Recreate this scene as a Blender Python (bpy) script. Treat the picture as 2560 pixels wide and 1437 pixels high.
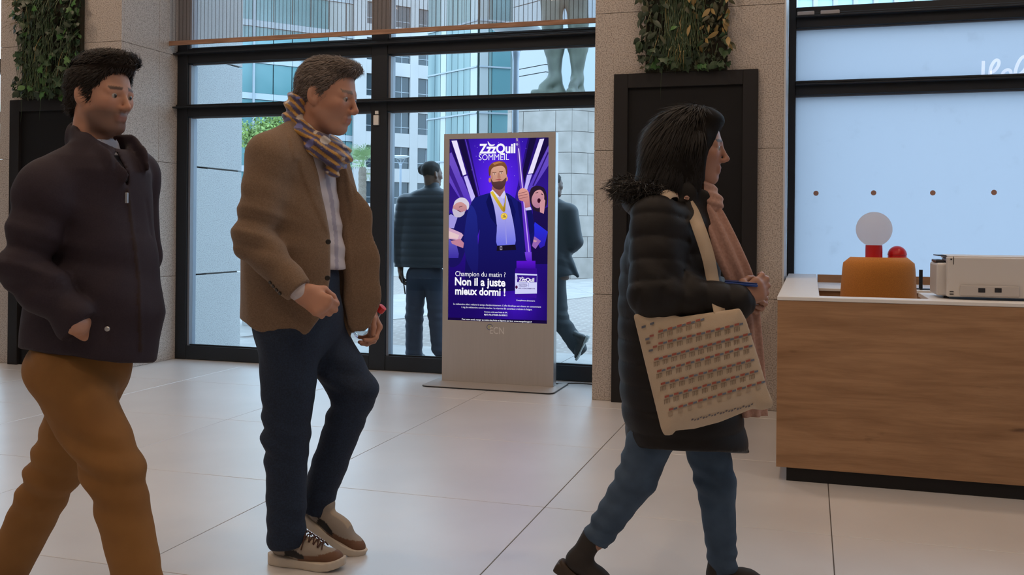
import bpy, bmesh, math, random
import numpy as np
from mathutils import Vector, Matrix, Quaternion

# ---------------------------------------------------------------- camera, world, lights
S = bpy.context.scene
for o in list(bpy.data.objects): bpy.data.objects.remove(o)
COL = S.collection
F_PX, V0, ROLL, YAW, CAMH = 2423.6, -151.3, 0.0094, -0.2977, 1.2313
cam_d = bpy.data.cameras.new('camera'); cam = bpy.data.objects.new('camera', cam_d); COL.objects.link(cam)
cam_d.sensor_width = 36; cam_d.lens = F_PX/2560*36
cam_d.shift_x = -1.42/2560; cam_d.shift_y = V0/2560
cam_d.clip_start = 0.05; cam_d.clip_end = 600
cam.matrix_world = Matrix.Translation((0, 0, CAMH)) @ Matrix.Rotation(-YAW, 4, 'Z') @ Matrix.Rotation(math.pi/2, 4, 'X') @ Matrix.Rotation(ROLL, 4, 'Z')
S.camera = cam
W = bpy.data.worlds.new('overcast_sky'); S.world = W; W.use_nodes = True
W.node_tree.nodes['Background'].inputs[0].default_value = (0.645, 0.79, 1.0, 1)
W.node_tree.nodes['Background'].inputs[1].default_value = 4.4
S.view_settings.view_transform = 'Standard'; S.view_settings.look = 'None'
S.view_settings.exposure = 0.0; S.view_settings.gamma = 1.0; S.view_settings.use_curve_mapping = False
CEIL = 4.7
def area_light(x, y, z, size, power, col):
    d = bpy.data.lights.new('ceiling_downlight', 'AREA'); d.shape = 'DISK'; d.size = size; d.energy = power; d.color = col
    o = bpy.data.objects.new('ceiling_downlight', d); o.location = (x, y, z); COL.objects.link(o); return o
WARM = (1.0, 0.73, 0.52)
LIGHT_SPOTS = [(x, y) for x in (-6.4, -3.7, -1.0, 1.7) for y in (-1.2, 1.2, 3.6, 5.9)]
for x, y in LIGHT_SPOTS:
    area_light(x, y, CEIL-0.03, 0.3, 17, WARM)

# ---------------------------------------------------------------- pixel helpers (2560 x 1437 frame)
_c, _s, _cy, _sy = math.cos(ROLL), math.sin(ROLL), math.cos(YAW), math.sin(YAW)
def ray(u, v):
    x, y = u-1280, v-718.5
    x, y = _c*x+_s*y, -_s*x+_c*y
    a, b = x/F_PX, -(y-V0)/F_PX
    return np.array([_cy*a+_sy, -_sy*a+_cy, b])
CAMP = np.array([0, 0, CAMH])
def GZ(u, v, z=0.0): d = ray(u, v); return CAMP+d*((z-CAMH)/d[2])
def GY(u, v, y): d = ray(u, v); return CAMP+d*(y/d[1])
def GX(u, v, x): d = ray(u, v); return CAMP+d*(x/d[0])
def project(P):
    x, y, z = P[..., 0], P[..., 1], P[..., 2]-CAMH
    X, Y = _cy*x-_sy*y, _sy*x+_cy*y
    a, b = F_PX*X/Y, V0-F_PX*z/Y
    return _c*a-_s*b+1280, _s*a+_c*b+718.5

# ---------------------------------------------------------------- materials
def lin(r, g, b):
    f = lambda c: (c/255/12.92) if c/255 <= 0.04045 else ((c/255+0.055)/1.055)**2.4
    return (f(r), f(g), f(b), 1.0)
def c4(c): return tuple(c) if len(c) == 4 else tuple(c)+(1.0,)
MATS = {}
def pbr(name, col, rough=0.6, metal=0.0, spec=0.5, col2=None, nscale=8.0, ndetail=4.0, lo=0.35, hi=0.65, stretch=None,
        bump=0.0, bscale=40.0, attr=None, sheen=0.0, coat=0.0, rnoise=0.0, alpha=None):
    if name in MATS: return MATS[name]
    m = bpy.data.materials.new(name); m.use_nodes = True; nt = m.node_tree; N = nt.nodes; L = nt.links
    b = N['Principled BSDF']
    b.inputs['Base Color'].default_value = c4(col); b.inputs['Roughness'].default_value = rough
    b.inputs['Metallic'].default_value = metal; b.inputs['Specular IOR Level'].default_value = spec
    if sheen: b.inputs['Sheen Weight'].default_value = sheen
    if coat: b.inputs['Coat Weight'].default_value = coat
    tc = N.new('ShaderNodeTexCoord'); mp = N.new('ShaderNodeMapping'); L.new(tc.outputs['Object'], mp.inputs[0])
    if stretch: mp.inputs['Scale'].default_value = stretch
    src = None
    if attr:
        a = N.new('ShaderNodeAttribute'); a.attribute_name = attr; src = a.outputs['Color']
        L.new(src, b.inputs['Base Color'])
    if col2 is not None:
        n = N.new('ShaderNodeTexNoise'); n.inputs['Scale'].default_value = nscale; n.inputs['Detail'].default_value = ndetail
        L.new(mp.outputs[0], n.inputs['Vector'])
        r = N.new('ShaderNodeMapRange'); r.inputs[1].default_value = lo; r.inputs[2].default_value = hi
        L.new(n.outputs['Fac'], r.inputs[0])
        mx = N.new('ShaderNodeMix'); mx.data_type = 'RGBA'
        L.new(r.outputs[0], mx.inputs['Factor'])
        if src: 
            L.new(src, mx.inputs['A']); ml = N.new('ShaderNodeMix'); ml.data_type = 'RGBA'; ml.blend_type = 'MULTIPLY'
            ml.inputs['Factor'].default_value = 1; L.new(src, ml.inputs['A']); ml.inputs['B'].default_value = c4(col2); L.new(ml.outputs['Result'], mx.inputs['B'])
        else:
            mx.inputs['A'].default_value = c4(col); mx.inputs['B'].default_value = c4(col2)
        L.new(mx.outputs['Result'], b.inputs['Base Color'])
        if rnoise:
            r2 = N.new('ShaderNodeMapRange'); r2.inputs[3].default_value = rough-rnoise; r2.inputs[4].default_value = rough+rnoise
            L.new(n.outputs['Fac'], r2.inputs[0]); L.new(r2.outputs[0], b.inputs['Roughness'])
    if bump:
        n2 = N.new('ShaderNodeTexNoise'); n2.inputs['Scale'].default_value = bscale; n2.inputs['Detail'].default_value = 3
        L.new(mp.outputs[0], n2.inputs['Vector'])
        bp = N.new('ShaderNodeBump'); bp.inputs['Strength'].default_value = bump; bp.inputs['Distance'].default_value = 0.01
        L.new(n2.outputs['Fac'], bp.inputs['Height']); L.new(bp.outputs[0], b.inputs['Normal'])
    MATS[name] = m; return m
def emit(name, col, strength=1.0, attr=None):
    if name in MATS: return MATS[name]
    m = bpy.data.materials.new(name); m.use_nodes = True; nt = m.node_tree; N = nt.nodes; L = nt.links
    N.remove(N['Principled BSDF']); e = N.new('ShaderNodeEmission'); e.inputs[0].default_value = c4(col); e.inputs[1].default_value = strength
    if attr:
        a = N.new('ShaderNodeAttribute'); a.attribute_name = attr; L.new(a.outputs['Color'], e.inputs[0])
    L.new(e.outputs[0], N['Material Output'].inputs[0]); MATS[name] = m; return m
def glass(name, tint=(0.86, 0.95, 0.97), refl=0.06):
    if name in MATS: return MATS[name]
    m = bpy.data.materials.new(name); m.use_nodes = True; nt = m.node_tree; N = nt.nodes; L = nt.links
    N.remove(N['Principled BSDF']); t = N.new('ShaderNodeBsdfTransparent'); t.inputs[0].default_value = c4(tint)
    g = N.new('ShaderNodeBsdfGlossy'); g.inputs['Roughness'].default_value = 0.02
    fr = N.new('ShaderNodeFresnel'); fr.inputs[0].default_value = 1.35
    mul = N.new('ShaderNodeMath'); mul.operation = 'MULTIPLY'; mul.inputs[1].default_value = 0.6; L.new(fr.outputs[0], mul.inputs[0])
    mx = N.new('ShaderNodeMixShader'); L.new(mul.outputs[0], mx.inputs[0]); L.new(t.outputs[0], mx.inputs[1]); L.new(g.outputs[0], mx.inputs[2])
    L.new(mx.outputs[0], N['Material Output'].inputs[0]); MATS[name] = m; return m

# ---------------------------------------------------------------- objects
def tag(o, label=None, cat=None, group=None, kind=None):
    if label: o['label'] = label
    if cat: o['category'] = cat
    if group: o['group'] = group
    if kind: o['kind'] = kind
    return o
def empty(name, loc, label, cat, group=None, kind=None, rz=0.0):
    o = bpy.data.objects.new(name, None); COL.objects.link(o); o.location = loc; o.rotation_euler = (0, 0, rz); o.empty_display_size = 0.1
    o['_w'] = [float(v) for v in loc]
    return tag(o, label, cat, group, kind)
def wloc(o):                    # world location of an unrotated chain of parents
    v = Vector((0, 0, 0))
    while o: v += o.location; o = o.parent
    return v
def obj(name, me, mat, parent=None, label=None, cat=None, group=None, kind=None, org=None, smooth=False, local=False):
    """me in world coordinates (or in the parent's own frame with local=True)"""
    if org is None and not parent and not local:
        n = len(me.vertices); a = np.empty(n*3, np.float32); me.vertices.foreach_get('co', a); a = a.reshape(-1, 3)
        org = ((a[:, 0].min()+a[:, 0].max())/2, (a[:, 1].min()+a[:, 1].max())/2, a[:, 2].min())
    if not local:
        base = wloc(parent) if parent else Vector((0, 0, 0))
        off = Vector(org) if org is not None else base
        me.transform(Matrix.Translation(-off))
        loc = (off-base)
    else: loc = Vector((0, 0, 0))
    o = bpy.data.objects.new(name, me); COL.objects.link(o); o.location = loc
    if parent: o.parent = parent
    if mat: 
        if isinstance(mat, (list, tuple)):
            for m in mat: me.materials.append(m)
        else: me.materials.append(mat)
    if smooth: me.polygons.foreach_set('use_smooth', [True]*len(me.polygons))
    return tag(o, label, cat, group, kind)
def inst(name, me, parent, loc, rot=(0, 0, 0), scale=(1, 1, 1), **k):
    o = bpy.data.objects.new(name, me); COL.objects.link(o); o.location = loc; o.rotation_euler = rot; o.scale = scale
    if parent: o.parent = parent
    return tag(o, **k)
def bm_mesh(bm, name='m'):
    me = bpy.data.meshes.new(name); bmesh.ops.recalc_face_normals(bm, faces=bm.faces); bm.to_mesh(me); bm.free(); return me
def add_box(bm, x0, x1, y0, y1, z0, z1, bev=0.0, seg=2, M=None):
    v = [bm.verts.new(p) for p in ((x0, y0, z0), (x1, y0, z0), (x1, y1, z0), (x0, y1, z0), (x0, y0, z1), (x1, y0, z1), (x1, y1, z1), (x0, y1, z1))]
    fs = [bm.faces.new([v[i] for i in q]) for q in ((3, 2, 1, 0), (4, 5, 6, 7), (0, 1, 5, 4), (1, 2, 6, 5), (2, 3, 7, 6), (3, 0, 4, 7))]
    if M: bmesh.ops.transform(bm, matrix=M, verts=v)
    if bev:
        es = list({e for f in fs for e in f.edges})
        bmesh.ops.bevel(bm, geom=es, offset=bev, segments=seg, affect='EDGES', profile=0.5)
def box(x0, x1, y0, y1, z0, z1, bev=0.0, seg=2, M=None):
    bm = bmesh.new(); add_box(bm, x0, x1, y0, y1, z0, z1, bev, seg, M); return bm_mesh(bm)
def prism(pts, z0, z1, M=None, bev=0.0):
    """polygon pts (x, y) extruded z0..z1, then matrix"""
    bm = bmesh.new(); a = [bm.verts.new((x, y, z0)) for x, y in pts]; b = [bm.verts.new((x, y, z1)) for x, y in pts]
    bm.faces.new(a[::-1]); bm.faces.new(b); n = len(pts)
    for i in range(n): bm.faces.new((a[i], a[(i+1) % n], b[(i+1) % n], b[i]))
    if bev: bmesh.ops.bevel(bm, geom=list(bm.edges), offset=bev, segments=2, affect='EDGES', profile=0.5)
    if M: bmesh.ops.transform(bm, matrix=M, verts=list(bm.verts))
    return bm_mesh(bm)
def lathe(prof, c=(0, 0, 0), n=32, M=None):
    bm = bmesh.new(); rings = []
    for r, z in prof:
        rings.append([bm.verts.new((r*math.cos(2*math.pi*i/n), r*math.sin(2*math.pi*i/n), z)) for i in range(n)] if r > 1e-5 else [bm.verts.new((0, 0, z))])
    for A, B in zip(rings, rings[1:]):
        if len(A) == 1 and len(B) == 1: continue
        for i in range(n):
            j = (i+1) % n
            if len(A) == 1: bm.faces.new((A[0], B[i], B[j]))
            elif len(B) == 1: bm.faces.new((A[i], A[j], B[0]))
            else: bm.faces.new((A[i], A[j], B[j], B[i]))
    for R_ in (rings[0], rings[-1]):
        if len(R_) > 1: bm.faces.new(R_)
    if M: bmesh.ops.transform(bm, matrix=M, verts=list(bm.verts))
    bmesh.ops.translate(bm, vec=c, verts=list(bm.verts)); return bm_mesh(bm)
def add_tube(bm, pts, r, n=8, cap=True):
    pts = [Vector(p) for p in pts]; rs = r if isinstance(r, (list, tuple)) else [r]*len(pts)
    rings = []; up = Vector((0.013, 0.027, 1)).normalized()
    for i, p in enumerate(pts):
        t = (pts[min(i+1, len(pts)-1)]-pts[max(i-1, 0)]).normalized()
        a = t.cross(up); a = a.normalized() if a.length > 1e-3 else t.cross(Vector((1, 0, 0))).normalized(); b = t.cross(a)
        rings.append([bm.verts.new(p+(a*math.cos(2*math.pi*k/n)+b*math.sin(2*math.pi*k/n))*rs[i]) for k in range(n)])
    for A, B in zip(rings, rings[1:]):
        for k in range(n): bm.faces.new((A[k], A[(k+1) % n], B[(k+1) % n], B[k]))
    if cap: bm.faces.new(rings[0]); bm.faces.new(rings[-1])
def tube(pts, r, n=8):
    bm = bmesh.new(); add_tube(bm, pts, r, n); return bm_mesh(bm)
def raw(verts, faces, name='m'):
    me = bpy.data.meshes.new(name); me.from_pydata([tuple(map(float, v)) for v in verts], [], faces); me.update(); return me
def set_cols(me, cols, name='Col'):
    a = me.color_attributes.new(name, 'FLOAT_COLOR', 'POINT'); a.data.foreach_set('color', np.asarray(cols, np.float32).ravel())
def text_me(body, offset=0.0, font_scale=1.0):
    cu = bpy.data.curves.new('txt', 'FONT'); cu.body = body; cu.size = 1; cu.offset = offset; cu.resolution_u = 3
    o = bpy.data.objects.new('txt', cu); COL.objects.link(o); dg = bpy.context.evaluated_depsgraph_get()
    me = bpy.data.meshes.new_from_object(o.evaluated_get(dg)); bpy.data.objects.remove(o); bpy.data.curves.remove(cu)
    return me
# ================================================================ STRUCTURE
FY, PY = 7.565, 6.806          # inner face of the glazing, front of the stone pillars
M_grout = pbr('floor_grout', lin(95, 88, 84), 0.8)
M_tile = pbr('floor_tile', (0.69, 0.685, 0.69), 0.36, col2=(0.63, 0.622, 0.625), nscale=1.6, ndetail=5, spec=0.8, coat=0.7); M_tile.node_tree.nodes['Principled BSDF'].inputs['Coat Roughness'].default_value = 0.34
M_stone = pbr('granite_cladding', (0.52, 0.465, 0.42), 0.75, col2=(0.25, 0.215, 0.19), nscale=115, ndetail=5, lo=0.44, hi=0.66, bump=0.3, bscale=150)
M_stone_out = pbr('granite_outdoor', (0.46, 0.455, 0.455), 0.8, col2=(0.30, 0.295, 0.29), nscale=95, ndetail=5, lo=0.46, hi=0.70, bump=0.3, bscale=120)
M_frame = pbr('anthracite_frame', (0.014, 0.018, 0.024), 0.42, spec=0.35)
M_black = pbr('matt_black_panel', (0.012, 0.011, 0.012), 0.5, spec=0.3)
M_black2 = pbr('matt_black_recess', (0.006, 0.006, 0.007), 0.45, spec=0.25)
M_glass = glass('clear_glazing')
M_white = pbr('white_laminate', (0.78, 0.78, 0.78), 0.4)
M_plaster = pbr('white_plaster', (0.72, 0.69, 0.65), 0.9)

floor = obj('floor', box(-12, 8, -6, 7.7, -0.2, -0.004), M_grout, label='pale floor of large square tiles with thin dark joints', cat='floor', kind='structure', org=(0, 0, 0))
T, OX, OY = 1.2, -2.305, 5.322
bm = bmesh.new(); add_box(bm, -T/2+0.0022, T/2-0.0022, -T/2+0.0022, T/2-0.0022, -0.02, 0.0, 0.0012, 1); tile_me = bm_mesh(bm, 'tile'); tile_me.materials.append(M_tile)
NT = 0
for i in range(-6, 8):
    for j in range(-6, 2):  # row 1 ends under the glazing
        inst('tile', tile_me, floor, (OX+(i+0.5)*T, OY+(j+0.5)*T, 0.0))
bm = bmesh.new(); add_box(bm, -T/2+0.0022, T/2-0.0022, 0.0022, 7.60-(OY+2*T) if 7.60 > OY+2*T else 0.95, -0.02, 0.0, 0.0012, 1); t2 = bm_mesh(bm, 'tile'); t2.materials.append(M_tile)
obj('ceiling', box(-12, 8, -6, 7.9, CEIL, CEIL+0.2), M_plaster, label='white plaster ceiling of the lobby', cat='ceiling', kind='structure')
obj('wall_back', box(-12, 8, -6.2, -6, 0, CEIL), M_plaster, label='plain wall behind the viewer', cat='wall', kind='structure')
obj('wall_left', box(-12.2, -12, -6, 7.9, 0, CEIL), M_plaster, label='plain wall at the far left of the lobby', cat='wall', kind='structure')
obj('wall_right', box(8, 8.2, -6, 7.9, 0, CEIL), M_plaster, label='plain wall at the far right of the lobby', cat='wall', kind='structure')

# ---- stone pillars with separate cladding panels
JZ = [0.0, 0.757, 1.782, 2.76, 3.76, CEIL]
def pillar(name, x0, x1, label, splits, sides=(True, True), deep=7.9):
    p = empty(name, ((x0+x1)/2, PY, 0), label, 'pillar', kind='structure')
    obj('core', box(x0+0.02, x1-0.02, PY+0.02, deep-0.02, 0, CEIL), M_grout, p)
    for a, b in zip(JZ, JZ[1:]):
        for s0, s1 in zip(splits, splits[1:]):
            obj('stone_panel', box(s0+0.0015 if s0 > x0 else s0, s1-0.0015 if s1 < x1 else s1, PY, PY+0.03, a+0.0015, b-0.0015, 0.0015, 1), M_stone, p)
        for xx, on in ((x0, sides[0]), (x1-0.03, sides[1])):
            if on:
                for y0, y1 in ((PY+0.031, 7.30), (7.303, deep)):
                    obj('stone_panel', box(xx, xx+0.03, y0, y1, a+0.0015, b-0.0015, 0.0015, 1), M_stone, p)
    return p
pillar('wall_pillar_right', -1.482, -0.178, 'speckled beige granite pillar between the clear window and the frosted window', (-1.482, -0.83, -0.178))
pillar('wall_pillar_left', -6.80, -5.534, 'speckled granite pillar left of the clear window', (-6.80, -6.15, -5.534))
obj('trim_1', box(-0.178, -0.166, PY-0.004, 7.53, 0, CEIL, 0.001, 1), pbr('grey_edge_strip', (0.55, 0.56, 0.58), 0.5), label='slim pale grey edge strip on the pillar beside the frosted window', cat='trim', kind='structure')
# granite return outside the left pillar
ew = empty('wall_outside_return', (-5.44, 8.1, 0), 'pale granite wall end outside the clear window at left', 'wall', kind='structure')
zz = [-0.05, 0.762, 1.758, 2.79, 3.8, 5.4]
obj('core', box(-6.7, -5.455, 7.92, 8.43, -0.05, 5.4), M_grout, ew)
for a, b in zip(zz, zz[1:]):
    obj('stone_panel', box(-6.74, -5.43, 7.70, 8.46, a+0.007, b-0.007, 0.004, 1), M_stone_out, ew)

# ---- glazing with dark frames
def frame_piece(parent, *b, bev=0.003): return obj('frame_bar', box(*b, bev, 1), M_frame, parent)
win1 = empty('window_1', (-3.5, FY, 0), 'large clear window wall in dark anthracite frames', 'window', kind='structure')
Z1, Z2 = (2.69, 2.825), (2.205, 2.308)
for x0, x1, d in ((-5.536, -5.425, 0.0), (-3.595, -3.446, 0.0), (-1.56, -1.482, 0)):
    frame_piece(win1, x0, x1, FY-0.005, FY+0.13, 0.002, CEIL-0.001)
for x0, x1 in ((-5.425, -3.595), (-3.446, -1.56)):
    frame_piece(win1, x0, x1, FY, FY+0.125, 0.002, 0.125)
    for a, b in (Z1, Z2):
        frame_piece(win1, x0, x1, FY, FY+0.125, a, b)
for a, b in (Z1, Z2):            # projecting ledges that run past the jamb onto the stone
    obj('ledge', box(-5.66, -1.483, FY-0.075, FY+0.004, a+0.075, a+0.088, 0.002, 1), M_frame, win1)
    obj('ledge_bead', box(-5.53, -1.49, FY-0.03, FY+0.004, a+0.094, a+0.108, 0.002, 1), M_frame, win1)
M_alu = pbr('grey_glazing_bead', (0.16, 0.18, 0.22), 0.4)
for x0, x1 in ((-5.425, -3.595), (-3.446, -1.56)):
    for a, b in ((0.125, 2.205), (2.308, 2.69), (2.825, CEIL)):
        obj('pane', box(x0-0.004, x1+0.004, FY+0.06, FY+0.072, a-0.004, b+0.002), M_glass, win1)
        obj('glazing_bead', box(x0, x0+0.022, FY+0.02, FY+0.115, a, b-0.01), M_alu, win1)
        obj('glazing_bead', box(x0+0.022, x1, FY+0.04, FY+0.058, b-0.012, b-0.001), M_alu, win1)
        obj('glazing_bead', box(x0+0.022, x1, FY+0.03, FY+0.05, a+0.0005, a+0.012), M_frame, win1)
win3 = empty('window_3', (-9, FY, 0), 'clear window wall left of the left pillar', 'window', kind='structure')
for x0, x1 in ((-6.90, -6.80), (-9.6, -9.45), (-12, -11.9)): frame_piece(win3, x0, x1, FY, FY+0.13, 0.002, CEIL-0.001)
for x0, x1 in ((-9.45, -6.90), (-11.9, -9.6)):
    for a, b in ((0.002, 0.125), Z1, Z2): frame_piece(win3, x0, x1, FY, FY+0.125, a, b)
    for a, b in ((0.125, 2.205), (2.308, 2.69), (2.825, CEIL)): obj('pane', box(x0, x1, FY+0.06, FY+0.072, a, b), M_glass, win3)
# frosted window
def frosted():
    m = bpy.data.materials.new('frosted_film_glass'); m.use_nodes = True; N = m.node_tree.nodes; L = m.node_tree.links; N.remove(N['Principled BSDF'])
    t = N.new('ShaderNodeBsdfTranslucent'); t.inputs[0].default_value = (0.80, 0.86, 0.93, 1)
    d = N.new('ShaderNodeBsdfDiffuse'); d.inputs[0].default_value = (0.7, 0.75, 0.8, 1)
    tc = N.new('ShaderNodeTexCoord'); n = N.new('ShaderNodeTexNoise'); n.inputs['Scale'].default_value = 9; n.inputs['Detail'].default_value = 6
    L.new(tc.outputs['Object'], n.inputs[0]); r = N.new('ShaderNodeMapRange'); r.inputs[1].default_value = 0.62; r.inputs[2].default_value = 0.75; r.inputs[3].default_value = 1; r.inputs[4].default_value = 0.94
    L.new(n.outputs[0], r.inputs[0]); mu = N.new('ShaderNodeMix'); mu.data_type = 'RGBA'; mu.blend_type = 'MULTIPLY'; mu.inputs['Factor'].default_value = 1
    mu.inputs['A'].default_value = (0.55, 0.615, 0.665, 1); L.new(r.outputs[0], mu.inputs['B']); L.new(mu.outputs['Result'], t.inputs[0])
    mx = N.new('ShaderNodeMixShader'); mx.inputs[0].default_value = 0.12; L.new(t.outputs[0], mx.inputs[1]); L.new(d.outputs[0], mx.inputs[2])
    tr = N.new('ShaderNodeBsdfTransparent'); m2 = N.new('ShaderNodeMixShader'); m2.inputs[0].default_value = 0.004
    L.new(mx.outputs[0], m2.inputs[1]); L.new(tr.outputs[0], m2.inputs[2]); L.new(m2.outputs[0], N['Material Output'].inputs[0]); return m
M_frost = frosted()
win2 = empty('window_2', (3, FY, 0), 'tall frosted window in dark frames behind the reception desk', 'window', kind='structure')
R1, R2 = (2.742, 2.895), (2.238, 2.345)
for x0, x1 in ((-0.166, -0.112), (3.9, 4.05), (7.9, 8.0)): frame_piece(win2, x0, x1, FY-0.005, FY+0.13, 0.002, CEIL-0.001)
for x0, x1 in ((-0.112, 3.9), (4.05, 7.9)):
    for a, b in ((0.002, 0.125), R1, R2):
        frame_piece(win2, x0, x1, FY, FY+0.125, a, b)
        if a > 1: obj('ledge', box(x0, x1, FY-0.06, FY+0.004, a+0.068, a+0.080, 0.002, 1), M_frame, win2); obj('ledge_bead', box(x0, x1, FY-0.03, FY+0.004, a+0.086, a+0.10, 0.002, 1), M_frame, win2)
    for a, b, m in ((0.125, R2[0], M_frost), (R2[1], R1[0], M_frost), (R1[1], CEIL, M_glass)):
        obj('pane', box(x0-0.004, x1+0.004, FY+0.06, FY+0.066, a-0.004, b+0.002), m, win2)
        obj('glazing_bead', box(x0, x1, FY+0.04, FY+0.058, b-0.012, b-0.001), M_alu, win2)
M_dot = pbr('taupe_sticker', lin(168, 128, 112), 0.6)
for k, (u, v) in enumerate(((2040, 483), (2184, 482), (2332, 482), (2485, 481))):
    p = GY(u, v, FY+0.058)
    obj('safety_dot', lathe([(0.019, -0.0008), (0.019, 0.0008)], p, 24, Matrix.Rotation(math.pi/2, 4, 'X')), M_dot, label='round taupe safety dot on the frosted glass, %s from the pillar' % ('first', 'second', 'third', 'fourth')[k], cat='sticker', group='safety dots on the frosted glass')
# white script lettering on the frosted glass, its lower half behind the bar
M_script = pbr('white_vinyl_lettering', (0.95, 0.96, 1.0), 0.6)
_m = M_script.node_tree; _t = _m.nodes.new('ShaderNodeBsdfTransparent'); _d = _m.nodes.new('ShaderNodeBsdfDiffuse'); _d.inputs[0].default_value = (0.30, 0.28, 0.30, 1)
_x = _m.nodes.new('ShaderNodeAddShader'); _m.links.new(_t.outputs[0], _x.inputs[0]); _m.links.new(_d.outputs[0], _x.inputs[1])
_m.links.new(_x.outputs[0], _m.nodes['Material Output'].inputs[0])
def ribbon(pxs, w, y, close=False):
    P = [GY(u, v, y) for u, v in pxs]; V = []; 
    for i, p in enumerate(P):
        a, b = P[max(i-1, 0)], P[min(i+1, len(P)-1)]; t = b-a; t = t/np.linalg.norm(t); nrm = np.array([-t[2], 0, t[0]])
        V += [p+nrm*w, p-nrm*w, p+nrm*w+np.array([0, .0008, 0]), p-nrm*w+np.array([0, .0008, 0])]
    Fc = []
    for i in range(len(P)-1):
        a = 4*i; b = a+4; Fc += [(a, a+1, b+1, b), (a+3, a+2, b+2, b+3), (a, b, b+2, a+2), (a+1, a+3, b+3, b+1)]
    return V, Fc
def zc(x, y): return (2430+x/14.37, 120+y/14.37)
SV, SF = [], []
for st in ([(410, 460), (405, 600), (400, 760), (390, 1000), (380, 1150)], [(640, 1100), (650, 860), (690, 680), (770, 520), (880, 430), (960, 470), (960, 590), (880, 740), (760, 850), (660, 880)],
           [(1060, 1000), (1150, 850), (1280, 780), (1380, 830), (1390, 960), (1290, 1080)], [(1520, 1100), (1570, 800), (1650, 560), (1760, 380), (1880, 300), (2000, 340), (2010, 520), (1930, 720), (1820, 860), (1700, 960)]):
    # smooth the stroke
    P = np.array(st, float); tt = np.linspace(0, len(P)-1, 8*len(P)); k = np.clip(tt.astype(int), 0, len(P)-2); f = (tt-k)[:, None]
    p0, p1, p2, p3 = P[np.maximum(k-1, 0)], P[k], P[k+1], P[np.minimum(k+2, len(P)-1)]
    Q = 0.5*((2*p1)+(-p0+p2)*f+(2*p0-5*p1+4*p2-p3)*f**2+(-p0+3*p1-3*p2+p3)*f**3)
    v, f_ = ribbon([zc(*q) for q in Q], 0.011, FY+0.0575); n0 = len(SV); SV += v; SF += [tuple(i+n0 for i in q) for q in f_]
obj('window_lettering', raw(SV, SF), M_script, label='white handwritten script lettering on the frosted glass above the bar', cat='lettering')
# door contact sensor, blind holders
sn = empty('door_sensor', (-3.545, FY-0.012, 2.02), 'small white contact sensor on the dark mullion', 'sensor')
M_pla = pbr('white_plastic', (0.74, 0.72, 0.69), 0.45)
a, b = GY(935, 313, FY-0.01), GY(948, 288, FY-0.01)
obj('sensor_body', box(a[0], b[0], FY-0.028, FY-0.005, a[2], b[2], 0.004), M_pla, sn)
a, b = GY(938.5, 286, FY-0.01), GY(947, 277, FY-0.01)
obj('sensor_magnet', box(a[0], b[0], FY-0.022, FY-0.005, a[2], b[2], 0.003), M_pla, sn)
for q, (u0, u1) in enumerate(((1993, 2036), (2051, 2099))):
    a = GY(u0, 42, FY-0.04); b = GY(u1, 33, FY-0.04)
    obj('window_bracket', box(a[0], b[0], FY-0.058, FY-0.03, R1[0]+0.081, R1[0]+0.11, 0.006), pbr('beige_bracket', (0.42, 0.38, 0.36), 0.6), label=('small beige bracket on the upper bar of the frosted window, next to the pillar', 'small beige bracket on the upper bar of the frosted window, farther from the pillar')[q], cat='bracket')

# ---- roller blind
def blind_mat():
    m = bpy.data.materials.new('striped_sheer_fabric'); m.use_nodes = True; N = m.node_tree.nodes; L = m.node_tree.links
    b = N['Principled BSDF']; b.inputs['Roughness'].default_value = 0.9
    tc = N.new('ShaderNodeTexCoord'); sp = N.new('ShaderNodeSeparateXYZ'); L.new(tc.outputs['Object'], sp.inputs[0])
    mu = N.new('ShaderNodeMath'); mu.operation = 'MULTIPLY'; mu.inputs[1].default_value = 1/0.0375; L.new(sp.outputs[0], mu.inputs[0])
    fr = N.new('ShaderNodeMath'); fr.operation = 'FRACT'; L.new(mu.outputs[0], fr.inputs[0])
    gt = N.new('ShaderNodeMath'); gt.operation = 'LESS_THAN'; gt.inputs[1].default_value = 0.15; L.new(fr.outputs[0], gt.inputs[0])
    mx = N.new('ShaderNodeMix'); mx.data_type = 'RGBA'; L.new(gt.outputs[0], mx.inputs['Factor'])
    mx.inputs['A'].default_value = (0.42, 0.38, 0.37, 1); mx.inputs['B'].default_value = (0.10, 0.10, 0.11, 1); L.new(mx.outputs['Result'], b.inputs['Base Color'])
    al = N.new('ShaderNodeMapRange'); al.inputs[3].default_value = 0.25; al.inputs[4].default_value = 0.62; L.new(gt.outputs[0], al.inputs[0]); L.new(al.outputs[0], b.inputs['Alpha'])
    return m
bl = empty('roller_blind', (-3.6, FY-0.11, 2.85), 'sheer striped roller blind half lowered over the clear window', 'blind')
obj('fabric', box(-5.70, -1.50, FY-0.1215, FY-0.1200, 2.86, CEIL-0.08), blind_mat(), bl, org=(-3.6, FY-0.11, 3.0))
obj('bottom_bar', box(-5.72, -1.483, FY-0.13, FY-0.112, 2.835, 2.875, 0.003), pbr('wood_bar', lin(170, 130, 104), 0.55, col2=lin(140, 104, 82), nscale=6, stretch=(1, 8, 8)), bl, label='light brown wooden bottom bar')
obj('roller', tube([(-5.70, FY-0.11, CEIL-0.06), (-1.49, FY-0.11, CEIL-0.06)], 0.035, 16), M_pla, bl)

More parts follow.
